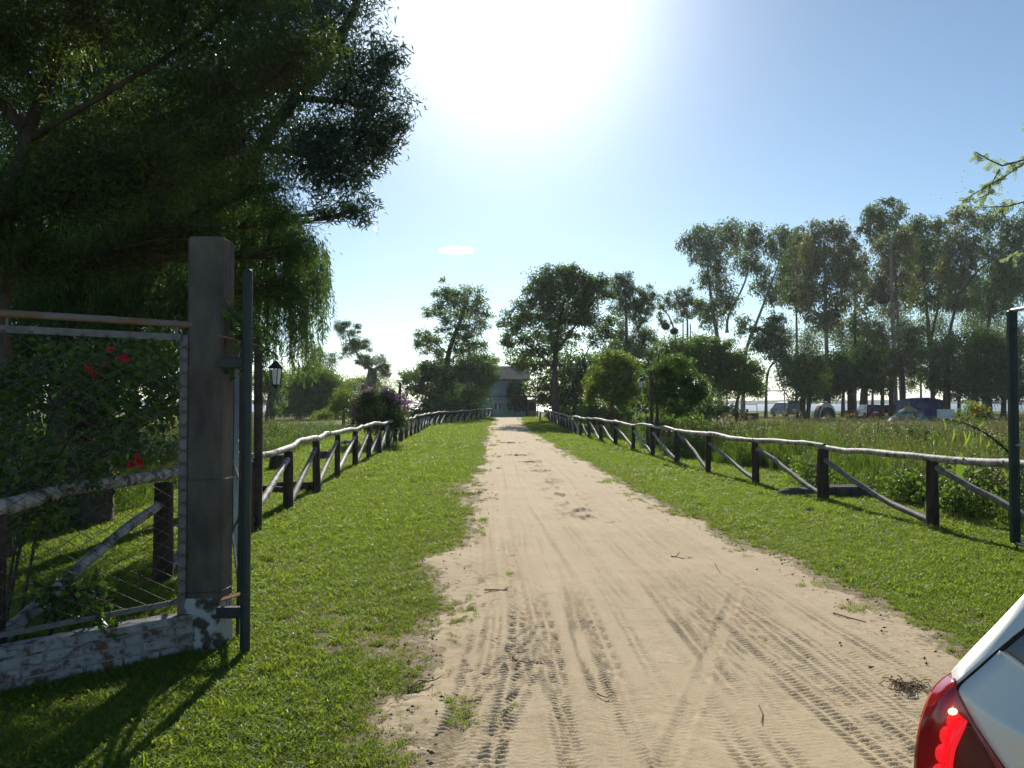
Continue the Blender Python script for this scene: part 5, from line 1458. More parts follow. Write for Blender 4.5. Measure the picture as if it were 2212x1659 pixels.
# blue tarpaulin shelter
t = thing("tarp_shelter", "blue tarpaulin shelter with sagging roof behind the teal tent", "tarpaulin shelter", (gx(1992, 88), 88, 0))
k = 88 * KV
w2 = 38 * k; zt = P(1990, 859, 88)[2]; ze = P(1990, 866, 88)[2]
nx, ny = 13, 7
V = np.array([[[x, y, ze + (zt - ze) * (1 - abs(x / w2) ** 1.6) + .03 * math.sin(y * 3 + x)] for x in np.linspace(-w2, w2, nx)] for y in np.linspace(-1.2, 2.0, ny)])
MB().grid(V).build("roof_sheet", M['blue_tarp'], t)
for nm, yy, x0, x1 in (("front_sheet", -1.2, -w2 * .92, w2), ("back_sheet", 2.0, -w2, w2)):
    V = np.array([[[x, yy + .05 * math.sin(x * 5), z0_ * (ze + (zt - ze) * (1 - abs(x / w2) ** 1.6) - .01)] for x in np.linspace(x0, x1, 24)] for z0_ in (.05, .5, 1)])
    MB().grid(V).build(nm, M['blue_tarp'], t)
for x in (-w2, w2):
    V = np.array([[[x + .04 * math.sin(y * 6), y, z0_ * (ze - .01)] for y in np.linspace(-1.2, 2.0, 12)] for z0_ in (.05, .5, 1)])
    MB().grid(V).build("side_sheet", M['blue_tarp'], t)
MB().box((-w2 * .34, -1.28, 1.35), (1.25, .03, .55)).build("window_panel", M['tarp_panel'], t)
for x in (w2 * .64, w2 * 1.04, -w2 * .98):
    MB().tube([(x, -1.32, -.1), (x, -1.32, ze + .25)], .03, 6).build("pole", M['steel_grey'], t)
# teal tent
t = thing("ridge_tent", "teal tent with a pale khaki fly at its peak", "tent", (gx(1963, 72), 72, 0), "tents in the lakeside camp")
k = 72 * KV
V = []
nn = 24
for f in np.linspace(0, 1, 7):
    h_ = 1.32 * f ** .85
    r_ = (1 - f * .97)
    V.append([[1.85 * r_ * np.sign(math.cos(a)) * abs(math.cos(a)) ** .75, 1.1 * r_ * np.sign(math.sin(a)) * abs(math.sin(a)) ** .75, h_] for a in np.linspace(0, 2 * math.pi, nn)])
MB().grid(np.array(V), smooth=False).build("body", M['teal_cloth'], t)
V = [[[r_ * .98 * math.cos(a), r_ * .75 * math.sin(a), 1.44 - .62 * r_ ** .9 - .06 * math.cos(4 * a) * r_] for a in np.linspace(0, 2 * math.pi, 25)] for r_ in (.02, .35, .7, 1.0)]
MB().grid(np.array(V), smooth=False).build("fly_sheet", M['khaki_cloth'], t)
MB().add([(-.35, -1.02, .05), (.35, -1.02, .05), (.05, -.62, .95)], [(0, 1, 2)]).build("door_flap", M['grey_cloth'], t)
tag(MB().box((0, 0, .42), (30 * 80 * KV, .7, 1.0), bevel=.05).build("storage_box", M['white'], None, (0, 0, 0)), "white box standing between the teal tent and the dense dark willow", "box")
bpy.data.objects["storage_box"].location = (gx(2042, 80), 80, .05)
t = thing("camp_stove", "small pale cabinet with a dark opening left of the dome tent", "cabinet", (gx(1758, 85), 85, 0))
MB().box((0, 0, .3), (.34, .34, .64), bevel=.02).build("cabinet", M['white'], t)
MB().box((0, -.18, .34), (.22, .02, .26)).build("opening", M['grey_cloth'], t)
# barbecue
t = thing("barbecue", "grey masonry barbecue block with a frame above it under the broad round tree", "barbecue", (gx(1613, 70), 70, 0))
k = 70 * KV
MB().box((-12 * k, 0, .36), (22 * k, .7, .80), bevel=.02).build("grey_block", M['concrete'], t)
MB().box((11.5 * k, .05, .34), (24 * k, .7, .74), bevel=.02).build("dark_block", M['stone'], t)
MB().box((1 * k, .02, .92), (3.2 * k, .25, .30)).build("chimney_stub", M['black_iron'], t)
for x in (-22 * k, 22 * k):
    MB().tube([(x, 0, .5), (x, 0, P(1600, 874, 70)[2])], .03, 6).build("frame_post", M['dark_wood'], t)
MB().tube([(-23 * k, 0, P(1600, 875, 70)[2]), (23 * k, 0, P(1600, 873.5, 70)[2])], .03, 6).build("frame_bar", M['steel_grey'], t)
# swing frame of the playground
t = thing("swing_frame", "steel playground swing frame before the lake left of the van with the raised tailgate", "swing frame", (gx(1677, 79), 79, 0))
zt = P(1677, 844.5, 79)[2]
xa, xb = gx(1657, 79) - gx(1677, 79), gx(1695, 79) - gx(1677, 79)
for x in (xa, xb):
    MB().tube([(x, 0, -.1), (x, 0, zt)], .05, 7).build("post", M['steel_grey'], t)
MB().tube([(xa - .1, 0, zt), (xb + .35, 0, zt + .02)], .05, 7).build("crossbar", M['dark_wood'], t)
for x in (xb - .42, xb - .14):
    MB().tube([(x, 0, zt - .03), (x + .02, .02, .62)], .012, 4).build("chain", M['black_iron'], t)
MB().box((xb - .28, 0, .62), (.42, .2, .04)).build("seat", M['dark_wood'], t)
t = thing("notice_board", "brown board on two legs before the lake under the swing frame bar", "board", (gx(1686, 100), 100, 0))
MB().box((0, 0, 1.15), (.92, .06, .42), bevel=.01).build("board", M['bark_tan'], t)
for x in (-.38, .38):
    MB().box((x, .05, .5), (.07, .07, 1.1)).build("leg", M['dark_wood'], t)
t = thing("climbing_bars", "low metal bars with thin pale uprights beside the barbecue", "climbing frame", (gx(1572, 62), 62, 0))
for vx, vt, vb in ((1561, 854, 908), (1575, 876, 908), (1580, 880, 912)):
    x = gx(vx, 62) - gx(1572, 62)
    MB().tube([(x, 0, -.1), (x + .04, 0, P(vx, vt, 62)[2])], .028, 6).build("upright", M['bar_and_lit_mesh'], t)
MB().tube([(gx(1561, 62) - gx(1572, 62), 0, 1.22), (gx(1600, 62) - gx(1572, 62), .1, 1.28)], .025, 6).build("bar", M['bar_and_lit_mesh'], t)
for nm_i, (lab, vx, Y, rz) in enumerate((("wooden picnic table round the trunk right of the dome tent", 1838, 90.5, .2), ("wooden picnic table beyond the left meadow near the dark van", 588, 86, -.3), ("wooden picnic table nearest the pollarded trunk beyond the left meadow", 559, 66, .1))):
    t = thing("picnic_table", lab, "picnic table", (gx(vx, Y), Y, 0), "picnic tables under the trees", rz)
    for k_ in range(4):
        MB().box((0, -.27 + k_ * .18, .74), (1.7, .16, .04)).build("top_plank", M['brace'], t)
    for s in (-1, 1):
        MB().box((0, s * .72, .44), (1.7, .26, .04)).build("bench_plank", M['brace'], t)
        MB().beam((s * .6, -.75, 0), (s * .6, .2, .74), .06, .09).build("leg", M['dark_wood'], t)
        MB().beam((s * .6, .75, 0), (s * .6, -.2, .74), .06, .09).build("leg", M['dark_wood'], t)

# things near the fences
t = tag(MB().box((0, 0, .10), (.70, .42, .22), bevel=.02).build("concrete_block", M['stone'], None), "dark mossy concrete slab lying in the grass behind the right fence", "concrete slab")
t.location = (gx(1834, 13.5), 13.6, -.01); t.rotation_euler = (0, 0, .06)
mb = MB(); a = np.linspace(0, 2 * math.pi, 13); rgb = np.random.default_rng(3)
V = np.array([[[.42 * math.cos(q) * r * (1 + .15 * math.sin(3 * q)), .2 * math.sin(q) * r, h_] for q in a] for r, h_ in ((1, -.03), (.95, .06), (.7, .11), (.3, .13), (.02, .13))])
t = tag(mb.grid(V).build("stone", M['stone'], None), "flat dark stone beside the concrete slab behind the right fence", "stone"); t.location = (gx(1730, 13.9), 13.9, 0)
t = tag(MB().box((0, 0, .12), (.38, .35, .26), bevel=.02).build("concrete_block", M['stone'], None), "dark square block in the grass behind the left fence", "concrete block"); t.location = (gx(694, 22.5), 22.6, 0)
mb = MB(); mb.tube([(0, 0, -.1), (0, .01, .1), (.01, 0, .38)], [.24, .17, .155], 12, wob=.1)
t = tag(mb.build("tree_stump", M['post'], None), "dark tree stump behind the left fence just beyond the gate pole", "tree stump"); t.location = (gx(598, 19.0), 19.0, 0)
for lab, vx, Y, L_, r_, rz in (("dark log lying in the lawn behind the first bays of the left fence", 640, 14.6, .75, .10, .1), ("short log end lying behind the left fence further left", 585, 14.2, .5, .08, -.3)):
    mb = MB(); mb.tube([(-L_ / 2, 0, r_ * .7), (0, .02, r_ * .8), (L_ / 2, 0, r_ * .7)], [r_, r_ * .95, r_ * .85], 10, wob=.06)
    t = tag(mb.build("fallen_log", M['post'], None), lab, "log", "logs lying behind the left fence"); t.location = (gx(vx, Y), Y, 0); t.rotation_euler = (0, 0, rz)
mb = MB(); V = np.array([[[.32 * math.cos(q) * r * (1 + .2 * math.sin(2 * q + 1)), .2 * math.sin(q) * r, h_] for q in a] for r, h_ in ((1, -.05), (1.02, .10), (.8, .2), (.3, .24), (.02, .24))])
t = tag(mb.grid(V).build("white_rock", M['white_paint'], None), "whitish rock on the grass edge before the purple flowering bush", "rock"); t.location = (gx(751, 29), 29.4, 0)
# flowering bush and marigold bush
rg = np.random.default_rng(150)
for lab, vx, vy0, vy1, w_, Y, n_, flw, lf in (("weedy bush dotted with orange flowers at the right edge of the meadow", 2108, 872, 915, 34, 44, 60, 14, 'leaf_light'), ("low bush with yellow flowers beside the picnic table in the camp", 1836, 893, 903, 7, 80, 12, 10, 'leaf_light')):
    cl = [(P(vx + rg.normal() * w_ * .5, rg.uniform(vy0, vy1), Y + rg.normal() * .4), .18 if Y < 60 else .2) for i in range(n_)]
    leafy_bush("flowering_bush", lab, "bush", [[np.array([gx(vx, Y), Y, 0]), P(vx, (vy0 + vy1) / 2, Y)], [np.array([gx(vx - w_ * .4, Y), Y, 0]), P(vx - w_ * .4, vy1 - 8, Y)]], cl, lf, .16, .4, 24, 151,
               flowers=[P(vx + rg.normal() * w_ * .45 + 4, rg.uniform(vy0, vy0 + (vy1 - vy0) * .6), Y - .6) for i in range(flw)], fl_mat='flower_orange', fl_r=.075)
# dark weeds behind the right fence
cl = [(np.array([rg.uniform(6.0, 7.9), rg.uniform(11.0, 13.3), abs(rg.normal()) * .28 + .08]), .16) for i in range(90)]
leafy_bush("leafy_weed", "dark leafy weed thicket behind the right fence near the gate leaf", "weed clump", [[np.array([6.9, 12, 0]), np.array([6.9, 12, .5])], [np.array([6.3, 11.6, 0]), np.array([6.3, 11.6, .4])], [np.array([7.5, 12.6, 0]), np.array([7.5, 12.6, .45])]], cl, 'leaf_mid', .085, .55, 40, 152)
cl = [(np.array([rg.uniform(5.0, 5.6) + .4, rg.uniform(14.2, 16.), abs(rg.normal()) * .22 + .06]), .14) for i in range(40)]
leafy_bush("leafy_weed", "bright leafy weed clump behind the right fence by the concrete slab", "weed clump", [[np.array([5.7, 15, 0]), np.array([5.7, 15, .4])], [np.array([5.5, 14.5, 0]), np.array([5.5, 14.5, .3])]], cl, 'leaf_mid', .08, .5, 34, 153)
# arching palm frond
t = thing("arching_palm", "palm frond arching over the right rail beside the gate leaf", "palm", (8.2, 11.2, 0))
Z5 = lambda x, y: (1890 + x * .1455, 810 + y * .1455)
pts = [(2300, 1700), (2120, 1330), (1980, 1140), (1860, 1030), (1720, 920), (1600, 840), (1480, 780), (1330, 715), (1180, 680), (1050, 650)]
W3 = np.array([P(*Z5(*p), 11.2) for p in pts]) - np.array([8.2, 11.2, 0])
st = np.vstack([[[0, 0, -.05]], [[0, 0, .2]], W3])
MB().tube(st, np.linspace(.022, .005, len(st)), 6).build("stalk", M['leaf_deep'], t)
lm = MB(); rg = np.random.default_rng(9)
for i in range(2, len(st)):
    for q in range(16):
        p = st[i - 1] + (st[i] - st[i - 1]) * rg.random()
        d = np.array([rg.normal() * .5, rg.normal() * .5, rg.normal() * .35 - .15])
        lm.leaves(p[None], d[None], rg.normal(size=(1, 3)), np.array([rg.uniform(.08, .16)]), np.array([.014]), rg.random(1) * .4, bend=.2)
lm.build("small_leaflets", M['leaf_deep'], t, kind="stuff")
for p, L_ in (((1010, 650), .17), ((1170, 800), .20), ((1320, 830), .25), ((1420, 850), .24), ((1560, 880), .18), ((1620, 690), .17), ((1690, 980), .12), ((1830, 1060), .12), ((1900, 1400), .22), ((1210, 640), .10)):
    b_ = P(*Z5(*p), 11.2) - np.array([8.2, 11.2, 0])
    d = np.array([rg.normal() * .14 - .08, rg.normal() * .2, -1.0]) if p[0] != 1620 else np.array([-.8, .1, -.7])
    s = np.linspace(0, 1, 6)[:, None]
    d = unit(d)
    path = b_ + d * s * L_ + np.array([.06, 0, 0]) * np.sin(s * 3) * .3
    wd_ = .010 * np.sin(np.clip(s[:, 0] * .9 + .1, 0, 1) * math.pi) + .002
    nrm_ = unit(np.cross(d, [0.2, 1, 0]))
    V = np.stack([path - nrm_ * wd_[:, None], path + np.array([0, .006, 0]), path + nrm_ * wd_[:, None]], 1)
    MB().grid(V, tint=.9).build("long_leaflet", M['leaf_light'], t)
t = thing("broad_leaf_plant", "single broad upright green leaf behind the rail right of the nearest fence post", "plant", (gx(2071, 11), 11.0, 0))
s = np.linspace(0, 1, 9); wd_ = .06 * np.sin(np.clip(s * .92 + .06, 0, 1) * math.pi) ** .8
V = np.array([[[-w_, 0, z], [0, .02, z], [w_, 0, z]] for w_, z in zip(wd_, .42 + s * .52)]); V[:, :, 0] += (s ** 2 * .03)[:, None]
MB().grid(V, tint=.6).build("leaf", M['leaf_mid'], t)
MB().tube([(0, 0, -.05), (0, .01, .45)], .012, 6).build("stalk", M['leaf_mid'], t)

# overhead cable
a = P(480, 842, 86); b_ = P(1015, 765, 80); s = np.linspace(0, 1, 30)[:, None]
pth = a * (1 - s) + b_ * s; pth[:, 2] -= np.sin(s[:, 0] * math.pi) * .25
tag(MB().tube(pth - a, .018, 5).build("overhead_cable", M['cable'], None, a), "thin black cable crossing the sky between the trees left of the track", "cable")

# ------------------------------------------------------------------ cloud
m, nt, b, out = _new("cloud_vapour")
nt.nodes.remove(b)
pv = N(nt, "ShaderNodeVolumePrincipled"); pv.inputs["Color"].default_value = (1, 1, 1, 1); pv.inputs["Density"].default_value = .05; pv.inputs["Anisotropy"].default_value = .72
nt.links.new(pv.outputs[0], out.inputs["Volume"])
CY = 2600
c0 = P(988, 543, CY); k = CY * KV
bmc = bpy.data.meshes.new("tmp")
import bmesh
bb = bmesh.new(); bmesh.ops.create_icosphere(bb, subdivisions=5, radius=1)
V = np.array([v.co for v in bb.verts]); F = [[v.index for v in f.verts] for f in bb.faces]; bb.free()
r = 1 + 1.5 * (vnoise(V[:, 0] * 3.2 + 9, V[:, 2] * 2.2 + V[:, 1] * 1.7 + 4, 5, 4) - .5)
V = V * r[:, None] * np.array([30, 22, 9]) * k
V[:, 2] = np.where(V[:, 2] < 0, V[:, 2] * .45, V[:, 2])
tag(MB().add(V + c0, F).build("cloud", m, None, c0), "single small white cloud low in the sky left of centre", "cloud")

# ------------------------------------------------------------------ grass
def scatter(name, label, pts, rz, scl, idx, variants):
    """one object of grass: tufts placed on its points"""
    me = bpy.data.meshes.new(name)
    me.vertices.add(len(pts)); me.vertices.foreach_set("co", np.asarray(pts, np.float32).ravel())
    for nm, tp, val in (("rz", 'FLOAT', rz), ("scl", 'FLOAT', scl)):
        a = me.attributes.new(nm, tp, 'POINT'); a.data.foreach_set("value", np.asarray(val, np.float32))
    a = me.attributes.new("pick", 'INT', 'POINT'); a.data.foreach_set("value", np.asarray(idx, np.int32))
    o = bpy.data.objects.new(name, me); COL.objects.link(o)
    tag(o, label, "grass", kind="stuff")
    c = bpy.data.collections.new(name + "_tufts")
    for i, v in enumerate(variants):
        v.name = "%s_tuft_%02d" % (name, i)
        for uc in list(v.users_collection): uc.objects.unlink(v)
        c.objects.link(v)
    ng = bpy.data.node_groups.new(name, 'GeometryNodeTree')
    ng.interface.new_socket("Geometry", in_out='INPUT', socket_type='NodeSocketGeometry')
    ng.interface.new_socket("Geometry", in_out='OUTPUT', socket_type='NodeSocketGeometry')
    n_ = ng.nodes; l_ = ng.links
    gi, go = n_.new("NodeGroupInput"), n_.new("NodeGroupOutput")
    ci = n_.new("GeometryNodeCollectionInfo"); ci.inputs["Collection"].default_value = c
    ci.inputs["Separate Children"].default_value = True; ci.inputs["Reset Children"].default_value = True
    ip = n_.new("GeometryNodeInstanceOnPoints"); ip.inputs["Pick Instance"].default_value = True

    def attr(nm, tp):
        a = n_.new("GeometryNodeInputNamedAttribute"); a.data_type = tp; a.inputs["Name"].default_value = nm
        return a.outputs[0]
    cx = n_.new("ShaderNodeCombineXYZ"); l_.new(attr("rz", 'FLOAT'), cx.inputs["Z"])
    l_.new(gi.outputs[0], ip.inputs["Points"]); l_.new(ci.outputs[0], ip.inputs["Instance"])
    l_.new(attr("pick", 'INT'), ip.inputs["Instance Index"]); l_.new(cx.outputs[0], ip.inputs["Rotation"])
    l_.new(attr("scl", 'FLOAT'), ip.inputs["Scale"]); l_.new(ip.outputs[0], go.inputs[0])
    md = o.modifiers.new("tufts", 'NODES'); md.node_group = ng
    return o


def blades(n, r, h0, h1, wd, lean, rg, mb=None, mi=0, curve=.5):
    mb = mb or MB()
    for i in range(n):
        a = rg.uniform(0, 6.283); q = r * math.sqrt(rg.random()); x, y = q * math.cos(a), q * math.sin(a)
        h = rg.uniform(h0, h1); b_ = rg.uniform(0, 6.283); ln = lean * h * rg.uniform(.3, 1.2)
        dx, dy = math.cos(b_) * ln, math.sin(b_) * ln
        c_ = rg.uniform(0, 6.283); wx, wy = math.cos(c_) * wd / 2, math.sin(c_) * wd / 2
        z0 = -.004
        V = [(x - wx, y - wy, z0), (x + wx, y + wy, z0), (x + dx * curve + wx * .75, y + dy * curve + wy * .75, h * .6), (x + dx * curve - wx * .75, y + dy * curve - wy * .75, h * .6), (x + dx * 1.4, y + dy * 1.4, h)]
        t_ = rg.random()
        mb.add(V, [(0, 1, 2, 3), (3, 2, 4, 4)], tint=t_, mi=mi)
    return mb


rg = np.random.default_rng(200)
lawn_v = []
for i in range(6):
    mb = blades(22, .045, .012, .034, .005, 1.0, rg)
    if i in (2, 5): mb = blades(8, .045, .012, .028, .004, 1.4, rg, mb, 1)
    lawn_v.append(mb.build("lt", [M['lawn_blade'], M['dry_blade']]))
for i in range(2):      # creeping broad leaves and bright runners
    mb = MB(); n = 16
    pos = np.stack([rg.normal(0, .03, n), rg.normal(0, .03, n), rg.uniform(.005, .025, n)], 1)
    d = rg.normal(size=(n, 3)); d[:, 2] = abs(d[:, 2]) * .4
    mb.leaves(pos, d, np.tile([0, 0, 1.], (n, 1)) + rg.normal(size=(n, 3)) * .4, .024, .011, rg.random(n))
    blades(8, .05, .01, .04, .004, 1.3, rg, mb, 0)
    lawn_v.append(mb.build("lt", [M['lawn_blade'], M['dry_blade']]))
mb = blades(14, .05, .006, .022, .004, 2.0, rg, None, 0); lawn_v.append(mb.build("lt", [M['dry_blade']]))
mb = blades(10, .04, .03, .075, .005, .8, rg, None, 0); lawn_v.append(mb.build("lt", [M['lawn_blade']]))


def bare(x, y):
    return vnoise(x * .9, y * .7, 71, 4)


P_, S_, I_ = [], [], []
for y0, y1, xa, xb, den, sc in ((2.6, 4.2, -3.6, 3.6, 1500, 1.0), (4.2, 6.5, -5, 6, 1050, 1.05), (6.5, 10, -5.5, 7, 560, 1.3), (10, 16, -6.5, 8, 300, 1.7), (16, 26, -8, 8, 120, 2.4), (26, 42, -8, 7, 45, 3.6), (42, 80, -9, 7, 20, 5.0)):
    n = int((y1 - y0) * (xb - xa) * den)
    x, y = rg.uniform(xa, xb, n), rg.uniform(y0, y1, n)
    s = road_s(x, y)
    far = sstep(.16, -.16, s)                       # thin near the track
    keep = (s < .24) & (rg.random(n) < np.clip(.02 + far ** 1.5, 0, 1)) & (rg.random(n) < .25 + 1.1 * sstep(.30, .46, bare(x, y)))
    # a few tufts out on the sand margin
    keep |= (s >= .0) & (s < .50) & (vnoise(x * 3, y * 2.4, 88, 3) > .62) & (rg.random(n) < .35)
    keep &= ~((x < -1.6) & (y < 5.2) & (np.abs((x + 2.09) * wd[1] - (y - 5.22) * wd[0]) < .07) & (x > -3.7) & (x < -2.0))
    keep &= ~((x > PX0 - .03) & (x < PX1 + .03) & (y > PY0 - .03) & (y < PY1 + .03))
    x, y, s = x[keep], y[keep], s[keep]
    z = .012 * sstep(-.1, .3, s) + ground_z(x, y)
    m_ = len(x)
    dry = (rg.random(m_) < .08 + .50 * sstep(-.75, .10, s) + .35 * sstep(.52, .66, vnoise(x * .5, y * .5, 91, 3)))
    idx = np.where(dry, rg.choice([2, 5, 8], m_), rg.choice([0, 1, 3, 4, 6, 7, 9], m_, p=[.19, .19, .19, .18, .11, .11, .03]))
    hg = .75 + .6 * vnoise(x * .8, y * .8, 95, 3)
    P_.append(np.stack([x, y, z], 1)); S_.append(sc * rg.uniform(.7, 1.25, m_) * hg * (1 - .45 * sstep(-.35, .15, s))); I_.append(idx)
P_, S_, I_ = np.concatenate(P_), np.concatenate(S_), np.concatenate(I_)
scatter("lawn_grass", "short mown backlit grass on both verges of the sandy track", P_, rg.uniform(0, 6.28, len(P_)), S_, I_, lawn_v)

tall_v = []
for i in range(4):
    tall_v.append(blades(20, .13, .35, .85, .013, .45, rg).build("tt", M['tall_blade']))
for i in range(3):
    mb = blades(9, .12, .5, .95, .009, .4, rg)
    for q in range(5):
        a = rg.uniform(0, 6.28); x, y, h = .1 * math.cos(a), .1 * math.sin(a), rg.uniform(.7, 1.02)
        mb.tube([(x, y, 0), (x * 1.5, y * 1.5, h * .6), (x * 2.6, y * 2.6, h)], .0028, 3, cap=False, mi=0)
        n = 14; s = rg.uniform(.0, 1, n)
        pos = np.stack([x * 2.3 + .06 * x * s, y * 2.3 + .06 * y * s, h * .86 + .16 * s], 1) + rg.normal(size=(n, 3)) * .012
        k0 = mb.n
        mb.leaves(pos, rg.normal(size=(n, 3)) * .5 + [0, 0, .8], rg.normal(size=(n, 3)), .04, .010, rg.random(n))
        mb.m[-1][:] = 1
    tall_v.append(mb.build("tt", [M['tall_blade'], M['seed_head']]))
for i in range(3):
    mb = MB(); n = 60
    h = rg.uniform(0, 1, n) ** .8 * .7
    pos = np.stack([rg.normal(0, .13, n), rg.normal(0, .13, n), h], 1)
    d = rg.normal(size=(n, 3)); d[:, 2] = d[:, 2] * .4 - .05
    mb.leaves(pos, d, np.tile([0, 0, 1.], (n, 1)) + rg.normal(size=(n, 3)) * .6, .09, .04, rg.random(n))
    for q in range(5):
        a = rg.uniform(0, 6.28); mb.tube([(0, 0, 0), (.08 * math.cos(a), .08 * math.sin(a), .4), (.16 * math.cos(a), .16 * math.sin(a), .75)], .004, 3, cap=False)
    n = 12
    mb.leaves(np.stack([rg.normal(0, .15, n), rg.normal(0, .15, n), rg.uniform(.5, .82, n)], 1), rg.normal(size=(n, 3)), rg.normal(size=(n, 3)), .035, .03, rg.random(n))
    mb.m[-1][:] = 1
    tall_v.append(mb.build("tt", [M['tall_weed'], M['pale_flower']]))
RFX = ([5, 7.6, 10.3, 13.1, 15.7, 18.3, 23.5, 29, 37, 60], [5.75, 5.6, 5.4, 5.1, 4.8, 4.5, 4.1, 3.8, 3.2, 3.1])
P_, S_, I_ = [], [], []
for side in (1, -1):
    for y0, y1, w_, den, sc in ((7, 14, 10, 38, 1.0), (14, 22, 14, 26, 1.12), (22, 32, 22, 15, 1.0), (32, 44, 34, 9, .80)):
        n = int((y1 - y0) * w_ * den)
        y = rg.uniform(y0, y1, n)
        if side > 0:
            edge = np.interp(y, *RFX) + np.interp(y, [8, 12, 16, 22, 30], [.7, .75, .95, .5, .35])
            x = edge + rg.uniform(0, 1, n) * w_
        else:
            edge = -np.interp(y, [7, 10, 14, 18, 24, 30, 48], [5.6, 5.5, 5.6, 6.0, 6.6, 7.0, 8.5])
            x = edge - rg.uniform(0, 1, n) * w_
        dd = np.abs(x - edge)
        wob = (vnoise(x * .7, y * .7, 101, 3) - .5) * 1.2
        keep = (dd + wob > .25) & (vnoise(x * .35, y * .35, 103, 3) > .30)
        x, y, dd = x[keep], y[keep], dd[keep]
        m_ = len(x)
        weed = vnoise(x * .45, y * .45, 105, 3)
        pick = np.where(weed > .55, rg.choice([7, 8, 9, 0, 4], m_), rg.choice([0, 1, 2, 3, 4, 5, 6, 7], m_, p=[.2, .2, .2, .2, .05, .05, .04, .06]))
        hs = np.clip(.45 + dd * .35, .45, 1) * (.7 + .6 * vnoise(x * .5, y * .5, 107, 3))
        P_.append(np.stack([x, y, ground_z(x, y)], 1)); S_.append(sc * hs * rg.uniform(.75, 1.2, m_)); I_.append(pick)
P_, S_, I_ = np.concatenate(P_), np.concatenate(S_), np.concatenate(I_)
scatter("tall_grass", "tall seeding grass and meadow weeds beyond both pole fences", P_, rg.uniform(0, 6.28, len(P_)), S_, I_, tall_v)
# rough lawn of the camp further out
P_, S_, I_ = [], [], []
n = 16000
x = rg.uniform(-55, 75, n); y = rg.uniform(40, 132, n)
keep = (np.abs(x - .5) > 4.0) & ~((y > 88) & (y < 104) & (x > -14) & (x < 5)) & (vnoise(x * .2, y * .12, 111, 3) > .4)
x, y = x[keep], y[keep]
scatter("camp_grass", "rough short grass of the lakeside camp lawn", np.stack([x, y, ground_z(x, y)], 1), rg.uniform(0, 6.28, len(x)), rg.uniform(.15, .30, len(x)), rg.integers(0, 2, len(x)),
        [blades(26, .6, .2, .5, .05, .7, rg).build("ct", M['lawn_blade']) for i in range(2)])

# ------------------------------------------------------------------ small things on the track
rg = np.random.default_rng(210)


def on_road(vx, vy):
    g = G(vx, vy); g[2] = .008
    return g


def twig(label, path, r, forks=()):
    pts = np.array([on_road(*p) for p in path]); r = r * .72; pts[:, 2] += rg.uniform(0, .008, len(pts)) + r
    o = pts.mean(0) * np.array([1, 1, 0])
    mb = MB().tube(pts, np.linspace(r, r * .5, len(pts)), 6, wob=.15)
    for f in forks:
        fp = np.array([on_road(*p) for p in f]); fp[:, 2] += r + rg.uniform(0, .02, len(fp))
        mb.tube(fp, np.linspace(r * .8, r * .4, len(fp)), 5)
    tag(mb.build("twig", M['twig'], None, o), label, "twig", "dry twigs lying on the sandy track")


Z6 = lambda x, y: ((1500 + x / 2.011) * .54, (2300 + y / 2.011) * .54)
tw = lambda L: [Z6(*p) for p in L]
twig("straight twig with a thick dark end, furthest of the twigs in mid track", tw([(880, 140), (960, 138), (1030, 140), (1068, 135)]), .010, [tw([(1035, 140), (1060, 126), (1072, 126)])])
twig("curved forked twig lying across tyre prints in mid track", tw([(1105, 685), (1130, 705), (1190, 722), (1240, 728), (1285, 716), (1330, 728), (1362, 745)]), .006, [tw([(1240, 728), (1270, 748)]), tw([(1110, 690), (1115, 665)])])
twig("forked dark twig on the left sand margin nearest the grass", tw([(268, 935), (310, 905), (350, 880), (420, 878)]), .009, [tw([(275, 937), (380, 908), (480, 872), (540, 855)]), tw([(268, 935), (240, 930)]), tw([(300, 935), (308, 960)])])
twig("short bowed twig between the nearest two tyre prints left of centre", tw([(985, 995), (1050, 990), (1110, 990), (1150, 970)]), .008)
twig("thin twig beside the deepest tyre print near the bottom of the track", tw([(1790, 975), (1820, 995), (1850, 1010), (1880, 1015)]), .006)
twig("small twig crossing the left prints in front of the straight twig", tw([(960, 525), (985, 538), (1010, 545)]), .006)
twig("long pale twig on the right of the track nearest the tail lamp", [(1640, 1530), (1648, 1550), (1645, 1570)], .007)
twig("bent twig on the right side of the track further up", [(1450, 1205), (1475, 1210), (1500, 1207)], .010, [[(1460, 1206), (1468, 1198)]])
twig("thin pale twig near the right grass edge half way up the track", [(1545, 1222), (1552, 1236), (1556, 1243)], .008)
twig("dark twig on the sand beside the right grass tongue", [(1800, 1330), (1835, 1340), (1870, 1348)], .008)
twig("dark twig close to the tail lamp on the right margin", [(1876, 1445), (1900, 1448), (1922, 1452)], .008)
for lab, p, w_ in (("white scrap of paper, largest on the left sand margin", Z6(393, 1282), .045), ("tiny white scrap up the left sand margin", Z6(620, 637), .014), ("tiny white scrap in the grass edge further up the left margin", Z6(595, 550), .016)):
    g = on_road(*p); g[2] += .004
    u = np.linspace(-1, 1, 6); UU, VV = np.meshgrid(u, u)
    V = np.stack([UU * w_ * (1 + .3 * VV), VV * w_ * .55 + UU * w_ * .25, .012 + .010 * np.sin(UU * 3 + 1) * np.cos(VV * 2.5)], -1)
    tag(MB().grid(V).build("paper_scrap", M['paper'], None, g), lab, "paper scrap", "white scraps on the left sand margin")
g = G(495, 1601)
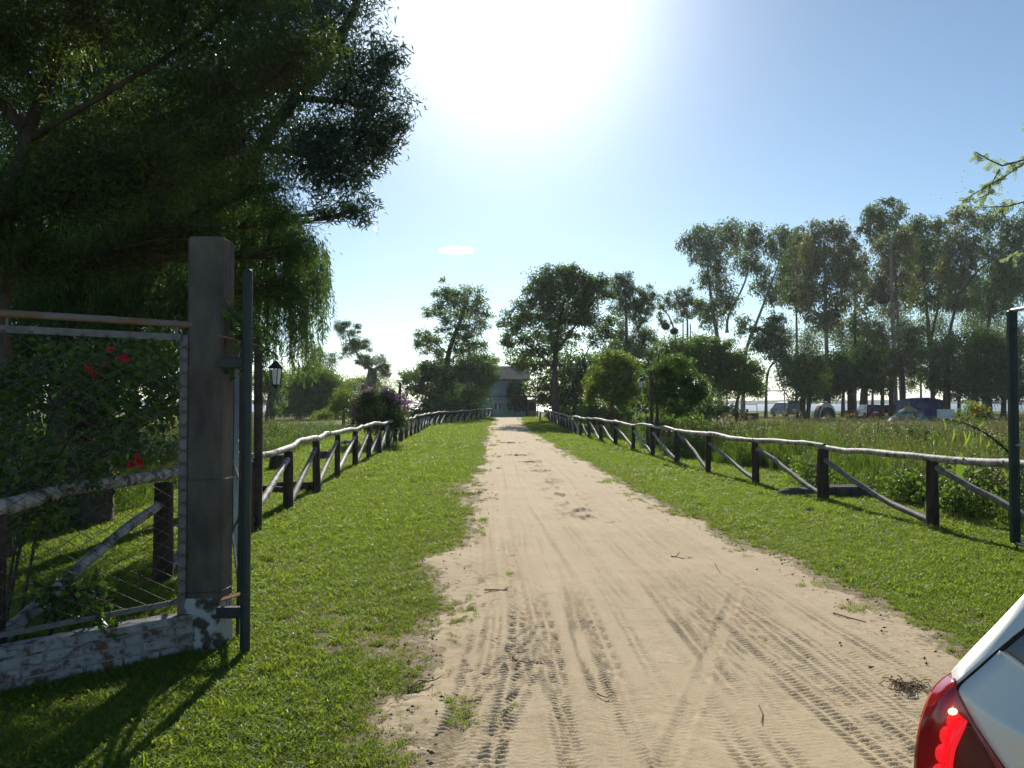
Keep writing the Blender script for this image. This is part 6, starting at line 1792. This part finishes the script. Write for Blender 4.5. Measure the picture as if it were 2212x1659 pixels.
tag(MB().leaves(np.array([[-.05, -.02, .03]]), np.array([[1, .5, .1]]), np.array([[0, 0, 1.]]), .11, .04, np.array([.5]), bend=.15).leaves(np.array([[-.02, -.05, .02]]), np.array([[.6, .8, .1]]), np.array([[0, .3, 1.]]), .07, .03, np.array([.5])).build("dry_leaf", mat("dry_leaf", (.34, .22, .18), (.48, .36, .30), 30), None, g), "curled pale dry leaf lying on the lawn at the bottom left", "dry leaf")
# clods and straw along the margins
mb = MB()
n = 1500
for i in range(n):
    y = rg.uniform(3.2, 16); side = rg.random() < .5
    x = (road_l(y) + rg.normal() * .22) if side else (road_r(y) + rg.normal() * .22)
    s = float(road_s(np.array(x), np.array(y)))
    if s < -.15: continue
    z = .02 * sstep(-.1, .2, s) + .006
    if rg.random() < .45:
        r = rg.uniform(.004, .014)
        V = unit(rg.normal(size=(6, 3))) * r * np.array([1.3, 1, .6])
        pts = np.array([(r, 0, 0), (0, r, 0), (-r, 0, 0), (0, -r, 0), (0, 0, r * .8), (0, 0, -r * .5)]) * rg.uniform(.6, 1.4, (6, 1)) + [x, y, z]
        mb.add(pts, [(0, 1, 4), (1, 2, 4), (2, 3, 4), (3, 0, 4), (1, 0, 5), (2, 1, 5), (3, 2, 5), (0, 3, 5)], mi=0)
    else:
        a = rg.uniform(0, 6.28); L = rg.uniform(.02, .07)
        d = np.array([math.cos(a), math.sin(a), rg.uniform(-.05, .25)]) * L
        p = np.array([x, y, z])
        mb.tube([p, p + d * .5 + [0, 0, .004], p + d], .0016, 3, cap=False, mi=1)
# dark clump by the tail lamp and in the middle of the track further on
for (vx, vy, r_, m_) in ((1962, 1492, .09, 90), (1098, 958, .5, 60), (1118, 985, .35, 40), (1148, 1000, .3, 40), (1165, 1020, .25, 30), (985, 1070, .5, 60), (925, 1107, .3, 40)):
    g = G(vx, vy)
    for i in range(m_):
        p = g + np.array([rg.normal() * r_ * .5, rg.normal() * r_ * .45, 0]); p[2] = .022
        a = rg.uniform(0, 6.28); L = rg.uniform(.02, .06) * (1 + g[1] * .03)
        mb.tube([p, p + np.array([math.cos(a) * L * .5, math.sin(a) * L * .5, .02]), p + np.array([math.cos(a) * L, math.sin(a) * L, rg.uniform(0, .02)])], .0025 * (1 + g[1] * .06), 3, cap=False, mi=1)
o = mb.build("debris", [M['stone'], M['twig']], kind="stuff")
tag(o, "straw, clods and bits of dry weed strewn on the margins of the track", "debris")

# ------------------------------------------------------------------ silver car, its rear corner in view
R1 = lambda x, y: (1780 + x * .2675, 1215 + y * .2675)


def D(p, Y): return P(p[0], p[1], Y)


cfwd = np.array([math.sin(rad(65)), math.cos(rad(65)), 0.]); crt = np.array([math.cos(rad(65)), -math.sin(rad(65)), 0.])
A0 = D((2061, 1482), 1.84)
car = thing("silver_car", "silver car with a red tail lamp cut off at the bottom right corner", "car", (A0[0], A0[1], 0))
oc = np.array([A0[0], A0[1], 0.])


def patch(name, rows, m_, bulge=0.0, nx=14, ny=14, parent=None, thick=.004):
    """rows: list of polylines (world), lofted smoothly; bulge pushes the middle towards the back of the car"""
    rows = [np.array(r, float) for r in rows]

    def res(a, n):
        d = np.concatenate([[0], np.cumsum(np.linalg.norm(np.diff(a, axis=0), axis=1))]); t_ = np.linspace(0, d[-1], n)
        return np.stack([np.interp(t_, d, a[:, c]) for c in range(3)], 1)
    R_ = np.array([res(r, nx) for r in rows])
    # smooth along the polylines
    for _ in range(2):
        R_[:, 1:-1] = (R_[:, :-2] + 2 * R_[:, 1:-1] + R_[:, 2:]) / 4
    q = np.linspace(0, len(rows) - 1, ny)
    i = np.clip(q.astype(int), 0, len(rows) - 2); f = (q - i)[:, None, None]
    V = R_[i] * (1 - f) + R_[i + 1] * f
    if len(rows) > 2:
        for _ in range(3):
            V[1:-1] = (V[:-2] + 2 * V[1:-1] + V[2:]) / 4
    back = unit(-cfwd + np.array([0, 0, .5]))
    su = np.sin(np.linspace(0, math.pi, nx))[None, :, None]; sv = np.sin(np.linspace(0, math.pi, ny))[:, None, None]
    V = V + back * bulge * su * sv
    o = MB().grid(V - oc).build(name, M[m_], parent or car)
    sm = o.modifiers.new("depth", 'SOLIDIFY'); sm.thickness = thick; sm.offset = 0
    return o


# gap line from the lamp corner up the pillar, and outer silhouette of the quarter panel
gap = [D((2061, 1482), 1.840), D((2100, 1450), 1.855), D((2135, 1419), 1.872), D((2154, 1402), 1.884), D((2212, 1354), 1.935), D((2330, 1262), 2.04), D((2520, 1130), 2.2)]
outl = [D((2056, 1452), 1.90), D((2068, 1435), 1.915), D((2098, 1402), 1.93), D((2138, 1366), 1.955), D((2212, 1286), 2.01), D((2330, 1165), 2.11), D((2520, 985), 2.28)]
mid_ = [(np.array(a) * .55 + np.array(b) * .45) + np.array([-.004, -.006, .006]) for a, b in zip(gap, outl)]
patch("quarter_panel", [outl, mid_, gap], 'silver', 0, 22, 9)
# far flank of the car, out of sight behind the outline
down = [np.array(p) + np.array([.03, .06, 0]) - np.array([0, 0, p[2] * .75]) for p in outl]
patch("side_panel", [outl, [np.array(p) + np.array([.01, .05, -.12]) for p in outl], down], 'silver', 0, 22, 8)
# tail gate
g2 = [np.array(p) + np.array([.0, -.006, -.005]) for p in gap]
lowr = [D((2068, 1490), 1.832), D((2082, 1520), 1.825), D((2112, 1572), 1.815), D((2172, 1659), 1.80), D((2230, 1740), 1.79)]


lg = np.array(lowr)
ld = np.concatenate([[0], np.cumsum(np.linalg.norm(np.diff(lg, axis=0), axis=1))]); ld /= ld[-1]
gp3 = np.array(g2)
gd = np.concatenate([[0], np.cumsum(np.linalg.norm(np.diff(gp3, axis=0), axis=1))])
C3 = gp3[3]
ced = unit(D((2212, 1445), 1.866) - D((2154, 1402), 1.884))


def gate_line(s0):
    """from a point on the shut line across the tailgate, first round the corner and then level across the car"""
    out_ = []
    p = np.array(s0, float)
    for i in range(16):
        out_.append(p.copy())
        f = min(1, max(0, (i - 4) / 4))
        p = p + (ced * (1 - f) + crt * f) * (.02 if i < 6 else .13)
    return out_


rows = [gate_line([np.interp(t_, ld, lg[:, c]) for c in range(3)]) for t_ in np.linspace(1, 0, 10)]
rows += [gate_line([np.interp(t_ * gd[3], gd, gp3[:, c]) for c in range(3)]) for t_ in np.linspace(0, 1, 6)[1:]]
patch("tailgate", rows, 'silver', 0, 40, 60)
cr = np.array(gate_line(C3))
MB().tube(cr - oc + np.array([0, -.002, .002]), [.002] + [.008] * 15, 10).build("highlight_strip", M['silver'], car)  # rounded strip added along the crease to catch a highlight
glr = [gate_line([np.interp(gd[3] + .016 + t_ * .55, gd, gp3[:, c]) for c in range(3)]) for t_ in np.linspace(0, 1, 7)]
glr = [[q + np.array([.010, .004, -.004]) for q in r] for r in glr]
patch("rear_window", glr, 'window', 0, 30, 16)
# black shut line under the gaps
MB().tube([np.array(p) - oc + np.array([.004, .006, -.012]) for p in gap], .0055, 6).tube([np.array(p) - oc + np.array([-.002, .010, -.002]) for p in lowr], .005, 6).build("shut_line", M['black_iron'], car)
# lamp
lo_ = [D((2057, 1453), 1.905), D((2040, 1462), 1.900), D((2018, 1482), 1.895), D((2002, 1510), 1.890), D((1988, 1555), 1.885), D((1979, 1605), 1.88), D((1974, 1660), 1.875), D((1976, 1740), 1.87), D((1990, 1800), 1.87)]
li_ = [D((2060, 1481), 1.838), D((2064, 1492), 1.830), D((2074, 1510), 1.824), D((2090, 1540), 1.818), D((2110, 1574), 1.812), D((2138, 1615), 1.804), D((2168, 1660), 1.798), D((2205, 1715), 1.79), D((2232, 1750), 1.785)]
lm1 = [np.array(a) * .72 + np.array(b) * .28 + np.array([-.010, -.030, .006]) for a, b in zip(lo_, li_)]
lm2 = [np.array(a) * .4 + np.array(b) * .6 + np.array([-.006, -.026, .006]) for a, b in zip(lo_, li_)]
lens = patch("tail_lamp", [lo_, lm1, lm2, li_], 'lens', .004, 28, 18)


def lamp_spot(z, f):
    """point on the lens: z index along the lamp, f across (0 outer edge, 1 inner edge)"""
    i = min(int(z), len(lo_) - 2); q = z - i
    a = [np.array(r[i]) * (1 - q) + np.array(r[i + 1]) * q for r in (lo_, lm1, lm2, li_)]
    g_ = f * 3; j = min(int(g_), 2); w_ = g_ - j
    return a[j] * (1 - w_) + a[j + 1] * w_ + np.array([-.003, -.007, .003])


inner = [[lamp_spot(z, f) for f in np.linspace(f0, .93, 8)] for z, f0 in ((3.7, .80), (4.2, .68), (4.8, .56), (5.4, .49), (6.1, .43), (6.8, .40), (7.4, .40))]
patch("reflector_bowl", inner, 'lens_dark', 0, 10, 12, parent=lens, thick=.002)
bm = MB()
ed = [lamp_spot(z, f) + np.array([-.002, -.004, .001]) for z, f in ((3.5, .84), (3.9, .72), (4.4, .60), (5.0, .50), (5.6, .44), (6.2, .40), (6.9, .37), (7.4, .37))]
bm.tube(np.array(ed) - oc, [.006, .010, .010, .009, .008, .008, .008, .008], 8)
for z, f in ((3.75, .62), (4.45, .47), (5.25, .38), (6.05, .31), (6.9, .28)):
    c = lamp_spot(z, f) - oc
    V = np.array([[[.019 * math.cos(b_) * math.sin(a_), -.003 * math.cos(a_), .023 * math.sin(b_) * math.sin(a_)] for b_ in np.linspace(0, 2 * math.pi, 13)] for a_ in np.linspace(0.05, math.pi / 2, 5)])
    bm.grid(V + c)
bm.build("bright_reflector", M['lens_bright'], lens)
c = D((2058, 1537), 1.80) - oc
MB().grid(np.array([[[.011 * math.cos(b_) * math.sin(a_), -.004 * math.cos(a_), .008 * math.sin(b_) * math.sin(a_)] for b_ in np.linspace(0, 2 * math.pi, 13)] for a_ in np.linspace(0.05, math.pi / 2, 5)]) + c).build("bulb", M['bulb'], lens)
# rest of the body, outside the picture
ob = np.array([A0[0], A0[1], 0.]) + crt * .03 + cfwd * .10


def cl_(a, b, z): return ob + crt * a + cfwd * b + np.array([0, 0, z]) - oc


def section(b, zt, w0, w1):
    return [cl_(w0, b, .28), cl_(w0 - .03, b, .6), cl_(w0, b, zt - .05), cl_(w0 + .12, b, zt), cl_(w1 - .12, b, zt), cl_(w1, b, zt - .05), cl_(w1 + .03, b, .6), cl_(w1, b, .28)]


secs = [section(.12, .72, .06, 1.38), section(.6, .84, .05, 1.48), section(1.6, .9, .05, 1.52), section(2.8, .9, .05, 1.52), section(3.6, .8, .08, 1.48), section(4.0, .6, .2, 1.36)]
MB().grid(np.array(secs)).build("lower_body", M['silver'], car)
MB().add([cl_(.12, .02, .30), cl_(1.34, -.02, .30), cl_(1.34, -.02, .72), cl_(.12, .0, .72)], [(0, 1, 2, 3)]).build("rear_bumper", M['silver'], car)
cab = [[cl_(.25, b, .88), cl_(.35, b, zt), cl_(1.2, b, zt), cl_(1.3, b, .88)] for b, zt in ((.75, 1.2), (1.1, 1.42), (2.0, 1.45), (2.6, 1.2), (3.0, .92))]
MB().grid(np.array(cab)).build("cabin", M['glass'], car)
for b in (.85, 3.25):
    for a in (.02, 1.38):
        MB().tube([cl_(a, b, .3), cl_(a + .18, b, .3)], .3, 18).build("wheel", M['tyre'], car)

# ------------------------------------------------------------------ thin mist added over everything, standing in for glare veiling far trees
m, nt, b, out = _new("veil_haze_air")
nt.nodes.remove(b)
pv = N(nt, "ShaderNodeVolumePrincipled"); pv.inputs["Color"].default_value = (.92, .96, 1, 1); pv.inputs["Density"].default_value = VEIL_HAZE; pv.inputs["Anisotropy"].default_value = .35
nt.links.new(pv.outputs[0], out.inputs["Volume"])
MB().box((0, 1300, 20), (6400, 3700, 47)).build("veil_haze", m, kind="stuff")
